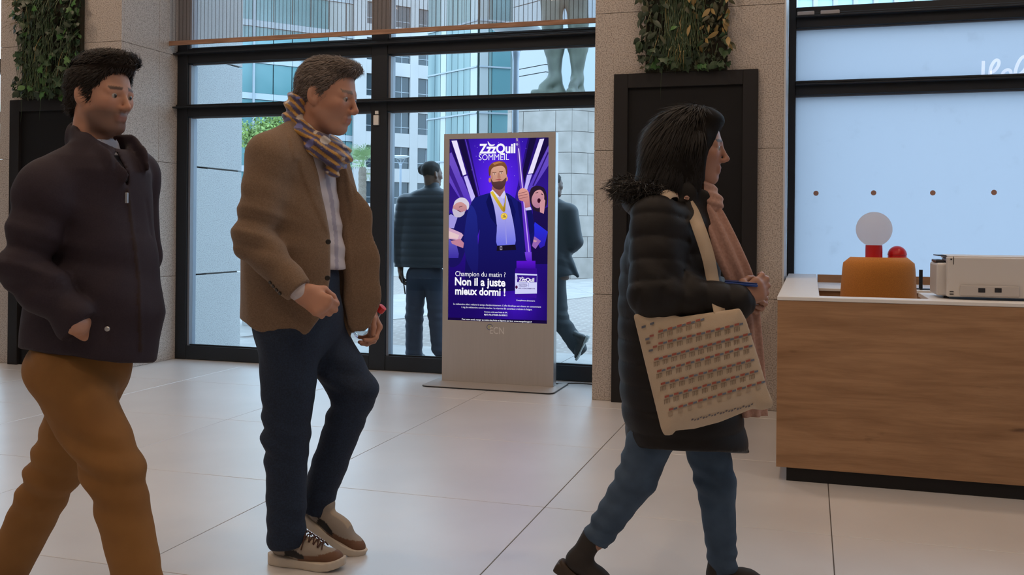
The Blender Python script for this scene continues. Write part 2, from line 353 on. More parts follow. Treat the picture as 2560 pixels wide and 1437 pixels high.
# ================================================================ RECEPTION DESK
def wood_mat(name, c1, c2, c3):
    m = bpy.data.materials.new(name); m.use_nodes = True; N = m.node_tree.nodes; L = m.node_tree.links; b = N['Principled BSDF']; b.inputs['Roughness'].default_value = 0.5
    tc = N.new('ShaderNodeTexCoord'); mp = N.new('ShaderNodeMapping'); mp.inputs['Scale'].default_value = (0.9, 3, 9); L.new(tc.outputs['Object'], mp.inputs[0])
    n0 = N.new('ShaderNodeTexNoise'); n0.inputs['Scale'].default_value = 1.2; n0.inputs['Detail'].default_value = 3; L.new(mp.outputs[0], n0.inputs[0])
    ad = N.new('ShaderNodeVectorMath'); ad.operation = 'MULTIPLY_ADD'; ad.inputs[1].default_value = (0.3, 0.3, 0.9); L.new(n0.outputs['Color'], ad.inputs[0]); L.new(mp.outputs[0], ad.inputs[2])
    n1 = N.new('ShaderNodeTexNoise'); n1.inputs['Scale'].default_value = 2.6; n1.inputs['Detail'].default_value = 8; n1.inputs['Roughness'].default_value = 0.62; L.new(ad.outputs[0], n1.inputs[0])
    r = N.new('ShaderNodeValToRGB'); r.color_ramp.elements[0].position = 0.3; r.color_ramp.elements[0].color = c2; r.color_ramp.elements[1].position = 0.62; r.color_ramp.elements[1].color = c1
    L.new(n1.outputs[0], r.inputs[0])
    mp2 = N.new('ShaderNodeMapping'); mp2.inputs['Scale'].default_value = (1.6, 3, 6.5); L.new(tc.outputs['Object'], mp2.inputs[0])
    n2 = N.new('ShaderNodeTexNoise'); n2.inputs['Scale'].default_value = 1.9; n2.inputs['Detail'].default_value = 4; L.new(mp2.outputs[0], n2.inputs[0])
    r2 = N.new('ShaderNodeMapRange'); r2.inputs[1].default_value = 0.66; r2.inputs[2].default_value = 0.78; L.new(n2.outputs[0], r2.inputs[0])
    mx = N.new('ShaderNodeMix'); mx.data_type = 'RGBA'; L.new(r2.outputs[0], mx.inputs['Factor']); L.new(r.outputs[0], mx.inputs['A']); mx.inputs['B'].default_value = c3
    mp3 = N.new('ShaderNodeMapping'); mp3.inputs['Scale'].default_value = (6, 40, 220); L.new(tc.outputs['Object'], mp3.inputs[0])
    n3 = N.new('ShaderNodeTexNoise'); n3.inputs['Scale'].default_value = 1; n3.inputs['Detail'].default_value = 2; L.new(mp3.outputs[0], n3.inputs[0])
    r3 = N.new('ShaderNodeMapRange'); r3.inputs[3].default_value = 0.86; r3.inputs[4].default_value = 1.12; L.new(n3.outputs[0], r3.inputs[0])
    m3 = N.new('ShaderNodeMix'); m3.data_type = 'RGBA'; m3.blend_type = 'MULTIPLY'; m3.inputs['Factor'].default_value = 1; L.new(mx.outputs['Result'], m3.inputs['A']); L.new(r3.outputs[0], m3.inputs['B'])
    L.new(m3.outputs['Result'], b.inputs['Base Color']); return m
M_oak = wood_mat('oak_laminate', (0.40, 0.225, 0.115, 1), (0.26, 0.135, 0.062, 1), (0.115, 0.056, 0.026, 1))
DF = 4.93
desk = empty('reception_desk', (1.0, DF, 0), 'oak-fronted reception desk with white top and black plinth', 'desk')
obj('front_panel', box(-0.149, 3.4, DF, DF+0.03, 0.068, 0.884, 0.0015, 1), M_oak, desk, org=(0.4, DF, 0.3))
obj('plinth', box(-0.10, 3.35, DF+0.02, DF+0.06, 0.0, 0.068), M_black, desk, label='black recessed plinth')
obj('side_panel', box(-0.149, -0.119, DF+0.031, 7.50, 0.068, 0.884, 0.0015, 1), M_oak, desk)
obj('side_plinth', box(-0.10, -0.06, DF+0.061, 7.4, 0, 0.068), M_black, desk)
obj('counter_top', box(-0.151, 3.4, DF-0.002, DF+0.13, 0.885, 0.903, 0.002, 1), M_white, desk, label='white counter top')
obj('side_top', box(-0.151, 0.048, DF+0.131, 7.54, 0.885, 0.903, 0.002, 1), M_white, desk, label='white side top running to the window')
obj('inner_side', box(0.018, 0.046, DF+0.14, 7.50, 0.068, 0.884), M_oak, desk)
wt = empty('window_counter', (1.6, 7.0, 0), 'white worktop with oak edges along the frosted window', 'counter')
obj('worktop', box(0.055, 3.4, 6.66, 7.42, 0.832, 0.85, 0.002, 1), M_white, wt)
obj('fascia', box(0.055, 3.4, 6.68, 6.705, 0.64, 0.831, 0.001, 1), M_oak, wt, org=(1, 6.68, 0.5))
obj('upstand', box(0.055, 3.4, 7.42, 7.45, 0.64, 0.905, 0.001, 1), M_oak, wt, org=(1.3, 7.4, 0.55))
obj('support', box(3.3, 3.34, 6.75, 7.4, 0.0, 0.64), M_oak, wt)
obj('support', box(0.08, 0.12, 6.75, 7.4, 0.0, 0.831), M_oak, wt)
cb = empty('printer_cabinet', (1.0, 5.3, 0), 'low oak cabinet under the printer behind the front counter', 'cabinet')
obj('body', box(0.57, 1.5, DF+0.135, 5.62, 0.0, 0.875), M_oak, cb); obj('top', box(0.56, 1.51, DF+0.132, 5.63, 0.876, 0.899, 0.002, 1), M_white, cb)
# ---- globe lamp and small red lamp
lx, ly, lz, lr = 0.415, 7.0, 1.239, 0.117
gl = empty('table_lamp', (lx, ly, 0.85), 'white globe lamp on a red cylinder foot by the frosted window', 'lamp')
M_opal = pbr('opal_glass', (0.86, 0.86, 0.88), 0.35, spec=0.4)
_n = M_opal.node_tree; _tr = _n.nodes.new('ShaderNodeBsdfTranslucent'); _tr.inputs[0].default_value = (.95, .95, .97, 1); _mx = _n.nodes.new('ShaderNodeMixShader'); _mx.inputs[0].default_value = 0.85
_n.links.new(_n.nodes['Principled BSDF'].outputs[0], _mx.inputs[1]); _n.links.new(_tr.outputs[0], _mx.inputs[2]); _n.links.new(_mx.outputs[0], _n.nodes['Material Output'].inputs[0])
_o = M_opal.node_tree.nodes['Principled BSDF']; _o.inputs['Subsurface Weight'].default_value = 0.4; _o.inputs['Subsurface Radius'].default_value = (0.1, 0.1, 0.1); _o.inputs['Subsurface Scale'].default_value = 0.5
prof = [(lr*math.sin(t), -lr*math.cos(t)) for t in np.linspace(0.4, math.pi, 28)]; prof[-1] = (0, lr)
obj('globe', lathe(prof, (lx, ly, lz), 48), M_opal, gl, smooth=True)
M_red = pbr('red_lacquer', (0.62, 0.012, 0.012), 0.32)
obj('foot', lathe([(0.052, 0.85), (0.055, 0.855), (0.055, 1.10), (0.054, lz-0.108)], (lx, ly, 0), 40), M_red, gl, smooth=False, label='red cylinder foot')
p = GY(2243, 633, 7.05); rr = 0.062
rl = empty('table_lamp', (p[0], p[1], 0.85), 'small red domed lamp beside the globe lamp', 'lamp')
obj('dome', lathe([(rr, 0.0)]+[(rr*math.cos(t), rr*math.sin(t)) for t in np.linspace(0.1, 1.45, 10)]+[(0, rr)], (p[0], p[1], p[2]-0.012), 40), M_red, rl, smooth=True)
obj('foot', lathe([(0.058, 0.85), (0.060, 0.856), (0.060, p[2]-0.016), (0.059, p[2]-0.0125)], (p[0], p[1], 0), 32), M_red, rl)
# ---- mustard office chair
cx, cyy = 0.385, 6.0
ch = empty('office_chair', (cx, cyy, 0), 'mustard yellow office chair behind the reception desk', 'chair')
M_must = pbr('mustard_fabric', lin(205, 132, 50), 0.85, col2=lin(180, 112, 40), nscale=300, bump=0.1, bscale=500, sheen=0.3)
def chair_back():
    bm = bmesh.new(); n, m = 20, 16; G_ = [[None]*(n+1) for _ in range(m+1)]; H = []
    for side in (0, 1):
        rows = []
        for j in range(m+1):
            v = j/m; z = 0.53+v*0.545; row = []
            half = 0.232-0.036*v
            if v > 0.9: half -= 0.04*((v-0.9)/0.1)**3
            if v < 0.12: half -= 0.05*((0.12-v)/0.12)**2
            for i in range(n+1):
                s = -1+2*i/n; yb = -0.02-0.06*s*s*-1; th = 0.032*(1-abs(s)**6)*(1-abs(2*v-1)**8)+0.002
                row.append(bm.verts.new((cx+s*half, cyy+0.0-0.07*s*s*-0.0-0.03*v+0.075*s*s-0.0+(th if side else -th), z)))
            rows.append(row)
        H.append(rows)
    for side in (0, 1):
        R_ = H[side]
        for j in range(m):
            for i in range(n): bm.faces.new((R_[j][i], R_[j][i+1], R_[j+1][i+1], R_[j+1][i]))
    A, B = H
    for j in range(m):
        for i in (0, n): bm.faces.new((A[j][i], A[j+1][i], B[j+1][i], B[j][i]))
    for i in range(n):
        for j in (0, m): bm.faces.new((A[j][i], A[j][i+1], B[j][i+1], B[j][i]))
    return bm_mesh(bm)
obj('backrest', chair_back(), M_must, ch, smooth=True)
obj('seat', box(cx-0.24, cx+0.24, cyy+0.06, cyy+0.52, 0.44, 0.52, 0.035, 4), M_must, ch, smooth=True)
obj('gas_lift', tube([(cx, cyy+0.28, 0.08), (cx, cyy+0.28, 0.44)], 0.028, 12), M_black, ch)
for k in range(5):
    a = 2*math.pi*k/5+0.3; e = (cx+0.28*math.cos(a), cyy+0.28+0.28*math.sin(a))
    lg = obj('leg', tube([(cx, cyy+0.28, 0.11), (e[0], e[1], 0.07)], [0.025, 0.016], 8), M_black, ch)
    obj('castor', lathe([(0.025, -0.012), (0.027, 0), (0.025, 0.012)], (e[0], e[1], 0.027), 14, Matrix.Rotation(math.pi/2, 4, 'X')), M_black, lg)
# ---- printer
M_pr = pbr('printer_white', (0.62, 0.59, 0.57), 0.5); M_pr2 = pbr('printer_grey', (0.52, 0.49, 0.475), 0.5); M_prb = pbr('printer_black', (0.02, 0.02, 0.025), 0.35)
Y0 = 5.13
q = lambda u, v: GY(u, v, Y0)
x0, x1 = q(2345, 700)[0], q(2345, 700)[0]+0.50; zb = 0.9005; zt = q(2400, 643)[2]
pr = empty('printer', ((x0+x1)/2, Y0+0.16, zb), 'white desktop printer seen from its back on the reception desk', 'printer')
xs = q(2368, 700)[0]
obj('rear_shell', box(xs, x1, Y0, Y0+0.06, zb+0.012, zt, 0.006, 3), M_pr, pr)
zl = q(2340, 658)[2]
obj('housing', box(x0, x1, Y0+0.061, Y0+0.34, zb+0.012, zl, 0.012, 3), M_pr, pr)
obj('scanner_lid', box(xs+0.015, x1, Y0+0.061, Y0+0.34, zl+0.001, zt-0.012, 0.006, 2), M_prb, pr)
obj('lid_cover', box(xs+0.012, x1, Y0+0.02, Y0+0.35, zt-0.011, zt+0.006, 0.004, 2), M_pr, pr)
obj('paper_support', box(q(2352, 640)[0], xs+0.01, Y0+0.12, Y0+0.30, q(2350, 640)[2]-0.003, q(2350, 640)[2]+0.002), M_prb, pr)
obj('control_panel', box(q(2346, 652)[0], xs-0.002, Y0+0.1, Y0+0.28, zl+0.001, q(2346, 651)[2], 0.003), M_prb, pr)
rp0, rp1 = q(2400, 739), q(2548, 716)
du = obj('duplex_cover', box(rp0[0], rp1[0], Y0-0.012, Y0-0.0005, rp0[2], rp1[2], 0.004, 2), M_pr2, pr)
for u in (2453, 2494):
    a, b = q(u-8.5, 730.5), q(u+9, 720)
    obj('grip_hole', box(a[0], b[0], Y0-0.0135, Y0-0.0122, a[2], b[2], 0.0005, 1), M_prb, du)
obj('slot', box(q(2382, 730)[0], q(2383.6, 730)[0], Y0-0.002, Y0-0.0003, q(2383, 661)[2], q(2383, 641)[2]), M_prb, pr)
for v in (729, 735): a = q(2374, v+1); b = q(2384, v-1); obj('port', box(a[0], b[0], Y0-0.002, Y0-0.0003, a[2], b[2]), M_prb, pr)
a = q(2376, 650); b = q(2380, 646); obj('screw', box(a[0], b[0], Y0-0.002, Y0-0.0003, a[2], b[2], 0.0005), M_prb, pr)
for xx in (x0+0.05, x1-0.05): obj('rubber_foot', box(xx-0.012, xx+0.012, Y0+0.1, Y0+0.13, 0.9, zb+0.012), M_prb, pr)
# ---- black L-shaped stand on the window counter
a = GY(2294, 719, 6.8); b = GY(2302, 674, 6.8)
st = empty('document_stand', (b[0], 6.8, 0.85), 'black L-shaped metal stand on the window counter beside the printer', 'stand')
obj('upright', box(b[0]-0.011, b[0]+0.011, 6.79, 6.80, 0.856, b[2], 0.001, 1), M_frame, st); obj('base', box(b[0]-0.011, b[0]+0.06, 6.74, 6.86, 0.8502, 0.8558, 0.001, 1), M_frame, st)
obj('second_upright', box(b[0]-0.052, b[0]-0.040, 6.83, 6.84, 0.8565, b[2], 0.001, 1), M_frame, st); obj('second_base', box(b[0]-0.06, b[0]-0.0115, 6.80, 6.86, 0.8502, 0.8558), M_frame, st)

# ================================================================ PILLAR PANELS AND PLANTS
def niche(name, x0, x1, ztop, label):
    n = empty(name, ((x0+x1)/2, PY, 0), label, 'wall panel')
    bo = 0.1; y0, y1 = PY-0.045, PY-0.001
    obj('frame_side', box(x0, x0+bo, y0, y1, 0.0, ztop, 0.002, 1), M_black, n); obj('frame_side', box(x1-bo, x1, y0, y1, 0.0, ztop, 0.002, 1), M_black, n)
    obj('frame_top', box(x0+bo, x1-bo, y0, y1, ztop-bo, ztop, 0.002, 1), M_black, n)
    obj('recessed_panel', box(x0+bo, x1-bo, PY-0.012, y1, 0.0, ztop-bo), M_black2, n)
    return n
niche('wall_panel', -1.335, -0.345, 2.318, 'black framed recessed panel on the pillar beside the frosted window')
niche('wall_panel', -6.652, -5.662, 2.29, 'black framed recessed panel on the left pillar')
M_leaf = [pbr('ivy_leaf_dark', (0.012, 0.030, 0.011), 0.5), pbr('ivy_leaf_mid', (0.018, 0.050, 0.014), 0.5), pbr('ivy_leaf_bright', (0.05, 0.14, 0.03), 0.45), pbr('yellow_leaf', (0.25, 0.17, 0.055), 0.5), pbr('dull_leaf', (0.045, 0.05, 0.022), 0.55)]
M_grass = pbr('trailing_grass', (0.06, 0.09, 0.025), 0.5, attr='Col'); M_soil = pbr('moss_backing', (0.010, 0.014, 0.008), 0.95, col2=(0.02, 0.016, 0.01), nscale=20, bump=0.6, bscale=25)
def ivy_mesh(kind):
    if kind == 'ivy': out = [(0, 0), (0.24, 0.10), (0.52, 0.02), (0.40, 0.34), (0.44, 0.56), (0.20, 0.62), (0, 1.0)]
    elif kind == 'lance': out = [(0, 0), (0.10, 0.15), (0.17, 0.4), (0.13, 0.7), (0, 1.0)]
    else: out = [(0, 0), (0.22, 0.14), (0.34, 0.38), (0.28, 0.66), (0, 1.0)]
    V, Fc = [], []; n = len(out)
    for x, y in out: V.append((0, -0.10*math.sin(y*2.6)+0.02, -y))
    for s in (1, -1):
        b0 = len(V)
        for x, y in out: V.append((s*x, -0.10*math.sin(y*2.6)+0.02+0.16*x, -y))
        for i in range(n-1):
            f = (i, b0+i, b0+i+1, i+1); Fc.append(f if s > 0 else f[::-1])
    me = raw(V, Fc, kind+'_leaf'); return me
random.seed(5)
def plant(name, xa, xb, zbot, ztop, label, seed, yellow):
    random.seed(seed); rng = np.random.RandomState(seed)
    p = empty(name, ((xa+xb)/2, PY-0.05, zbot), label, 'plant')
    obj('moss_panel', box(xa, xb, PY-0.05, PY-0.002, zbot, ztop, 0.004, 1), M_soil, p)
    base = Vector(((xa+xb)/2, PY-0.05, zbot)); meshes = {}
    for kd in ('ivy', 'lance', 'oval'):
        for mi in range(5):
            me = ivy_mesh(kd); me.materials.append(M_leaf[mi]); me.polygons.foreach_set('use_smooth', [True]*len(me.polygons)); meshes[kd, mi] = me
    w = xb-xa
    for k in range(290):
        fx = random.uniform(-0.04, 1.02) if random.random() < 0.9 else random.choice((-0.06, 1.02)); z = zbot+random.uniform(0.0, 1.0)*(min(ztop, zbot+0.85)-zbot); 
        if yellow and fx > 0.45 and z > zbot+0.14: kd, mi = 'lance', random.choice((3, 3, 4, 1))
        elif yellow and fx < 0.4 and z > zbot+0.2: kd, mi = random.choice(('lance', 'oval')), random.choice((0, 0, 0, 4))
        else: kd, mi = random.choice(('ivy', 'ivy', 'oval')), random.choice((0, 0, 0, 0, 1, 1, 1, 2))
        s = random.uniform(0.04, 0.085)*(1.3 if kd == 'lance' else 1)
        inst('leaf', meshes[kd, mi], p, (xa+fx*w-base.x, -random.uniform(0.005, 0.085), z-zbot+0.03), (random.uniform(-0.7, 0.5), random.uniform(-1.1, 1.1), random.uniform(-0.7, 0.7)), (s, s, s))
    # dense inner foliage and grass blades
    V, Fc, Cc = [], [], []
    def strip(pts, wd, col):
        n0 = len(V)
        for i, q_ in enumerate(pts):
            t = i/(len(pts)-1); ww = wd*(1-t**2)+0.0002
            V.extend([(q_[0]-ww, q_[1], q_[2]), (q_[0]+ww, q_[1]+0.001, q_[2])]); Cc.extend([col, col])
        for i in range(len(pts)-1): a = n0+2*i; Fc.append((a, a+1, a+3, a+2))
    for k in range(300 if yellow else 170):
        x = xa+w*(rng.beta(7, 9) if yellow else rng.beta(1.5, 2.2)); z0 = zbot+rng.uniform(0.15, 0.95); L_ = rng.uniform(0.2, 0.55); dr = rng.uniform(-0.06, 0.05)
        if z0-L_ < zbot-0.03: L_ = z0-zbot+(0.20 if rng.rand() < 0.03 else rng.uniform(-0.08, 0.02))
        L_ = max(L_, 0.1)
        col = (0.030, 0.062, 0.024, 1) if rng.rand() < 0.85 else ((0.07, 0.085, 0.025, 1) if rng.rand() < 0.75 else (0.26, 0.19, 0.07, 1))
        pts = [(x+dr*t+0.02*math.sin(3*t+k), PY-0.055-0.07*math.sin(min(1, t*1.6)*2.2), z0-L_*t) for t in np.linspace(0, 1, 6)]
        strip(pts, 0.0022, col)
    for k in range(700):
        x = xa+w*rng.uniform(0, 1); z0 = zbot+rng.uniform(0.02, 1.0); y = PY-0.05-rng.uniform(0.0, 0.03); s = rng.uniform(0.02, 0.05); a = rng.uniform(-1.4, 1.4)
        g = rng.uniform(0.4, 1.2); col = (0.02*g, 0.045*g, 0.016*g, 1) if rng.rand() < 0.8 else (0.05*g, 0.05*g, 0.02*g, 1); n0 = len(V)
        dx, dz = math.sin(a)*s, -math.cos(a)*s
        V.extend([(x, y, z0), (x+dx/2-dz*0.3, y-0.012, z0+dz/2+dx*0.3), (x+dx, y-0.004, z0+dz), (x+dx/2+dz*0.3, y-0.002, z0+dz/2-dx*0.3)]); Cc.extend([col]*4); Fc.append((n0, n0+1, n0+2, n0+3))
    if True:                     # sprigs leaning out past the left edge
        for k in range(26):
            x = xa+w*0.1; z0 = zbot+(rng.uniform(0.62, 0.95)); L_ = rng.uniform(0.1, 0.27); a = rng.uniform(0.2, 1.2)
            col = (0.10, 0.075, 0.03, 1) if rng.rand() < 0.7 else (0.2, 0.16, 0.06, 1)
            pts = [(x-L_*t*math.cos(a*0.6), PY-0.06-0.05*t, z0+L_*(0.25*t-0.6*t*t)*math.sin(a)) for t in np.linspace(0, 1, 6)]
            strip([(q_[0], q_[1], q_[2]) for q_ in pts], 0.003, col)
            for t in np.linspace(0.3, 1, 5):
                q_ = pts[int(t*5)]; strip([q_, (q_[0]-0.02, q_[1]-0.01, q_[2]-0.03*rng.rand())], 0.005, col)
    me = raw(V, Fc); set_cols(me, Cc); obj('trailing_grass_and_moss', me, M_grass, p, kind='stuff')
    return p
plant('wall_plant', -1.112, -0.553, 2.319, CEIL-0.3, 'wall planting of trailing grass and yellow leaves on the pillar near the frosted window', 11, True)
plant('wall_plant', -6.52, -5.905, 2.291, CEIL-0.3, 'dark green ivy planting above the black panel on the left pillar', 23, False)
# ================================================================ OUTSIDE
def at_depth(u, depth):
    d = ray(u, 567.0); t = depth/(d[0]*_sy+d[1]*_cy); return np.array([d[0]*t, d[1]*t])
M_brick = pbr('plaza_brick', (0.36, 0.35, 0.35), 0.85)
def brick_mat():
    m = M_brick; N = m.node_tree.nodes; L = m.node_tree.links; b = N['Principled BSDF']; tc = N.new('ShaderNodeTexCoord')
    t = N.new('ShaderNodeTexBrick'); t.inputs['Scale'].default_value = 2.2; t.inputs['Color1'].default_value = (0.235, 0.195, 0.17, 1); t.inputs['Color2'].default_value = (0.18, 0.145, 0.13, 1)
    t.inputs['Mortar'].default_value = (0.285, 0.245, 0.22, 1); t.inputs['Mortar Size'].default_value = 0.035
    L.new(tc.outputs['Object'], t.inputs[0]); L.new(t.outputs[0], b.inputs['Base Color'])
brick_mat()
M_slab = pbr('plaza_slab', (0.335, 0.305, 0.285), 0.8, col2=(0.27, 0.25, 0.235), nscale=3, ndetail=6)
ground = obj('ground_outside', box(-90, 60, 7.72, 130, -0.3, -0.04), M_brick, label='plaza paving of grey bricks and pale slab bands outside the windows', cat='paving', kind='structure', org=(0, 8, 0))
def slab(pts):
    me = prism([(p[0], p[1]) for p in pts], -0.039, -0.028); return obj('paving_slab', me, M_slab, ground)
for r, (ya, yb) in enumerate(((7.74, 8.72), (8.728, 9.45))):
    for i in range(-7, 6):
        xo = i*1.25-0.3+0.6*r
        slab([(xo, ya), (xo+1.242, ya), (xo+1.242, yb), (xo, yb)])
def line_pts(a, b, n):           # points along a ground line through two pixels, spaced evenly
    A, B = GZ(*a, -0.03), GZ(*b, -0.03); d = (B-A)/np.linalg.norm(B-A); return A, d
A0, d0 = line_pts((965, 738), (1050, 731), 1); A1, d1 = line_pts((965, 800), (1050, 776), 1)
for i in range(-5, 9):
    for r in range(2):
        q = [A0+d0*(i*1.5), A0+d0*(i*1.5+1.49), A1+d0*(i*1.5+1.49), A1+d0*(i*1.5)]
        f0, f1 = (0.0, 0.498) if r == 0 else (0.502, 1.0)
        pts = [q[0]*(1-f1)+q[3]*f1, q[1]*(1-f1)+q[2]*f1, q[1]*(1-f0)+q[2]*f0, q[0]*(1-f0)+q[3]*f0]
        slab(pts)
# ---- stone pedestal with bronze statue
M_ped = pbr('pedestal_stone', (0.355, 0.315, 0.285), 0.8, col2=(0.26, 0.23, 0.205), nscale=2.2, ndetail=8, bump=0.05, bscale=20)
ped = empty('statue_pedestal', (-6.0, 24.3, -0.04), 'tall pale stone block pedestal carrying the bronze statue', 'pedestal')
C0 = np.array([-5.65, 23.35]); CL = np.array([-7.35, 23.45]); CR = np.array([-4.35, 24.75]); CB = np.array([-6.4, 26.2])
H = 4.55; hrow = 0.5225
def ped_pt(c, z): m = (C0+CL+CR+CB)/4; k = 1+0.035*(1-z/H); return m+(c-m)*k
core = []; 
obj('core', prism([tuple(ped_pt(c, 4.5)*0.98+0.02*((C0+CL+CR+CB)/4)) for c in (C0, CR, CB, CL)], -0.04, H-0.02), M_grout, ped)
z = -0.04; r = 0
while z < H-0.05:
    z1 = min(z+hrow, H)
    for (a, b) in ((CL, C0), (C0, CR), (CR, CB), (CB, CL)):
        L_ = np.linalg.norm(b-a); n = max(1, int(round(L_/0.95))); off = 0.5 if r % 2 else 0.0
        cuts = sorted({0.0, 1.0, *[(i+off)/n for i in range(n+1) if 0 < (i+off)/n < 1]})
        for s0, s1 in zip(cuts, cuts[1:]):
            pa0, pb0 = ped_pt(a+(b-a)*s0, z), ped_pt(a+(b-a)*s1, z); pa1, pb1 = ped_pt(a+(b-a)*s0, z1), ped_pt(a+(b-a)*s1, z1)
            t = (pb0-pa0)/np.linalg.norm(pb0-pa0); nin = np.array([-t[1], t[0]]); g = 0.006
            V = []
            for (p0, p1, zz_) in ((pa0, pb0, z+g), (pa1, pb1, z1-g)):
                for d_ in (0.0, 0.12): V += [(*(p0+t*g+nin*d_), zz_), (*(p1-t*g+nin*d_), zz_)]
            obj('stone_block', raw(V, [(0, 1, 5, 4), (1, 3, 7, 5), (3, 2, 6, 7), (2, 0, 4, 6), (4, 5, 7, 6), (0, 2, 3, 1)]), M_ped, ped)
    z = z1; r += 1
# ---- street lamps
M_pole = pbr('lamp_post_metal', (0.30, 0.34, 0.40), 0.4, metal=0.3)
def street_lamp(u, depth, label):
    x, y = at_depth(u, depth); g = empty('street_lamp', (x, y, -0.04), label, 'street lamp', 'street lamps on the plaza')
    obj('base', lathe([(0.09, -0.04), (0.09, 0.02), (0.05, 0.06)], (x, y, 0), 24), M_pole, g)
    obj('pole', lathe([(0.038, 0.0), (0.035, 2.95), (0.034, 3.02), (0.044, 3.10), (0.05, 3.16), (0.03, 3.17)], (x, y, 0), 24), M_pole, g, smooth=True)
    for s in (-1, 1): obj('arm', tube([(x+s*0.03, y, 3.12), (x+s*0.10, y, 3.24), (x+s*0.16, y, 3.33)], 0.011, 8), M_pole, g)
    d = obj('disc', lathe([(0.0, 3.30), (0.10, 3.31), (0.22, 3.345), (0.265, 3.375), (0.27, 3.385), (0.2, 3.41), (0.0, 3.425)], (x, y, 0), 40), pbr('lamp_disc', (0.6, 0.66, 0.7), 0.3), g, smooth=True)
    obj('lens', lathe([(0.0, 3.265), (0.05, 3.27), (0.06, 3.30), (0.0, 3.305)], (x, y, 0), 24), M_pole, g)
street_lamp(1286, 10.5, 'near street lamp with round disc head behind the advertising screen')
street_lamp(1000, 30, 'distant street lamp with round disc head beside the person with a bun')
# ---- planters and palm
M_pl = pbr('planter_stone', (0.56, 0.54, 0.50), 0.8, col2=(0.48, 0.46, 0.43), nscale=4)
M_plt = pbr('planter_cap', (0.66, 0.66, 0.65), 0.7)
p0 = GZ(985, 690, -0.04); yb = p0[1]
bn = empty('stone_bench', (-13, yb, -0.04), 'low stone planter bench with pale cap behind the person with a bun', 'bench')
obj('body', box(-22, -8.3, yb, yb+1.1, -0.04, 0.50), M_pl, bn); obj('cap', box(-22, -8.25, yb-0.05, yb+1.15, 0.501, 0.58, 0.01), M_plt, bn)
bn2 = empty('stone_planter', (-13, yb+2, -0.04), 'stone planter wall behind the low bench with the palm in it', 'planter')
obj('body', box(-24, -12.6, yb+1.6, yb+8.6, -0.04, 1.0), M_pl, bn2); obj('end_block', box(-12.59, -8.6, yb+1.6, yb+2.3, -0.04, 1.0), M_pl, bn2); obj('cap', box(-24, -8.5, yb+1.55, yb+1.9, 1.001, 1.08, 0.01), M_plt, bn2)
p0 = GZ(605, 815, -0.04)
bw = empty('low_white_wall', (p0[0]+0.8, p0[1], -0.04), 'low white wall outside beside the granite wall end', 'wall')
obj('body', box(p0[0], p0[0]+1.7, p0[1], p0[1]+0.25, -0.04, 0.88), M_plt, bw); obj('cap', box(p0[0]-0.02, p0[0]+1.72, p0[1]-0.02, p0[1]+0.27, 0.881, 0.92, 0.005), M_white, bw)
M_frond = pbr('palm_frond', (0.22, 0.32, 0.14), 0.5); M_frond_y = pbr('palm_frond_dry', (0.55, 0.42, 0.14), 0.6); M_trunk = pbr('palm_trunk', (0.24, 0.20, 0.16), 0.9, col2=(0.14, 0.11, 0.09), nscale=30, stretch=(1, 1, 4), bump=0.6, bscale=30)
def palm(u, depth, zc, label, n=34, R=0.85):
    x, y = at_depth(u, depth); g = empty('palm_tree', (x, y, 1.0), label, 'palm tree'); rnd = random.Random(3)
    obj('trunk', lathe([(0.15, 1.0), (0.13, 1.3)]+[(0.115+0.012*(i % 2), 1.3+i*0.09) for i in range(1, int((zc-1.3)/0.09))]+[(0.09, zc), (0.0, zc+0.05)], (x, y, 0), 16), M_trunk, g)
    for k in range(n):
        az = k*2.399; el = rnd.uniform(-0.7, 1.35); dry = el < -0.45; d = np.array([math.cos(az)*math.cos(el), math.sin(az)*math.cos(el), math.sin(el)])
        o = np.array([x, y, zc]); tip = o+d*R*rnd.uniform(0.75, 1.0); side = np.cross(d, [0, 0, 1]); side /= np.linalg.norm(side); upv = np.cross(side, d)
        V, Fc = [], []
        def quad(a, b, w, wv):
            n0 = len(V); V.extend([a-wv*w, a+wv*w, b+wv*w*0.25, b-wv*w*0.25]); Fc.append((n0, n0+1, n0+2, n0+3))
        st_ = o+(tip-o)*0.55; quad(o, st_, 0.012, side)
        for j in range(13):
            a = -1.25+2.5*j/12; dd = d*math.cos(a)+side*math.sin(a); ln = R*0.48*(1-0.25*abs(a)/1.25)
            m_ = st_+dd*ln*0.7+upv*0.03; quad(st_, m_, 0.014, np.cross(dd, upv)); quad(m_, m_+dd*ln*0.4-np.array([0, 0, 0.10]), 0.012, np.cross(dd, upv))
        obj('frond', raw(V, Fc), M_frond_y if dry else M_frond, g)
palm(905, 29.5, 3.0, 'fan palm in the plaza planter beside the dark mullion')
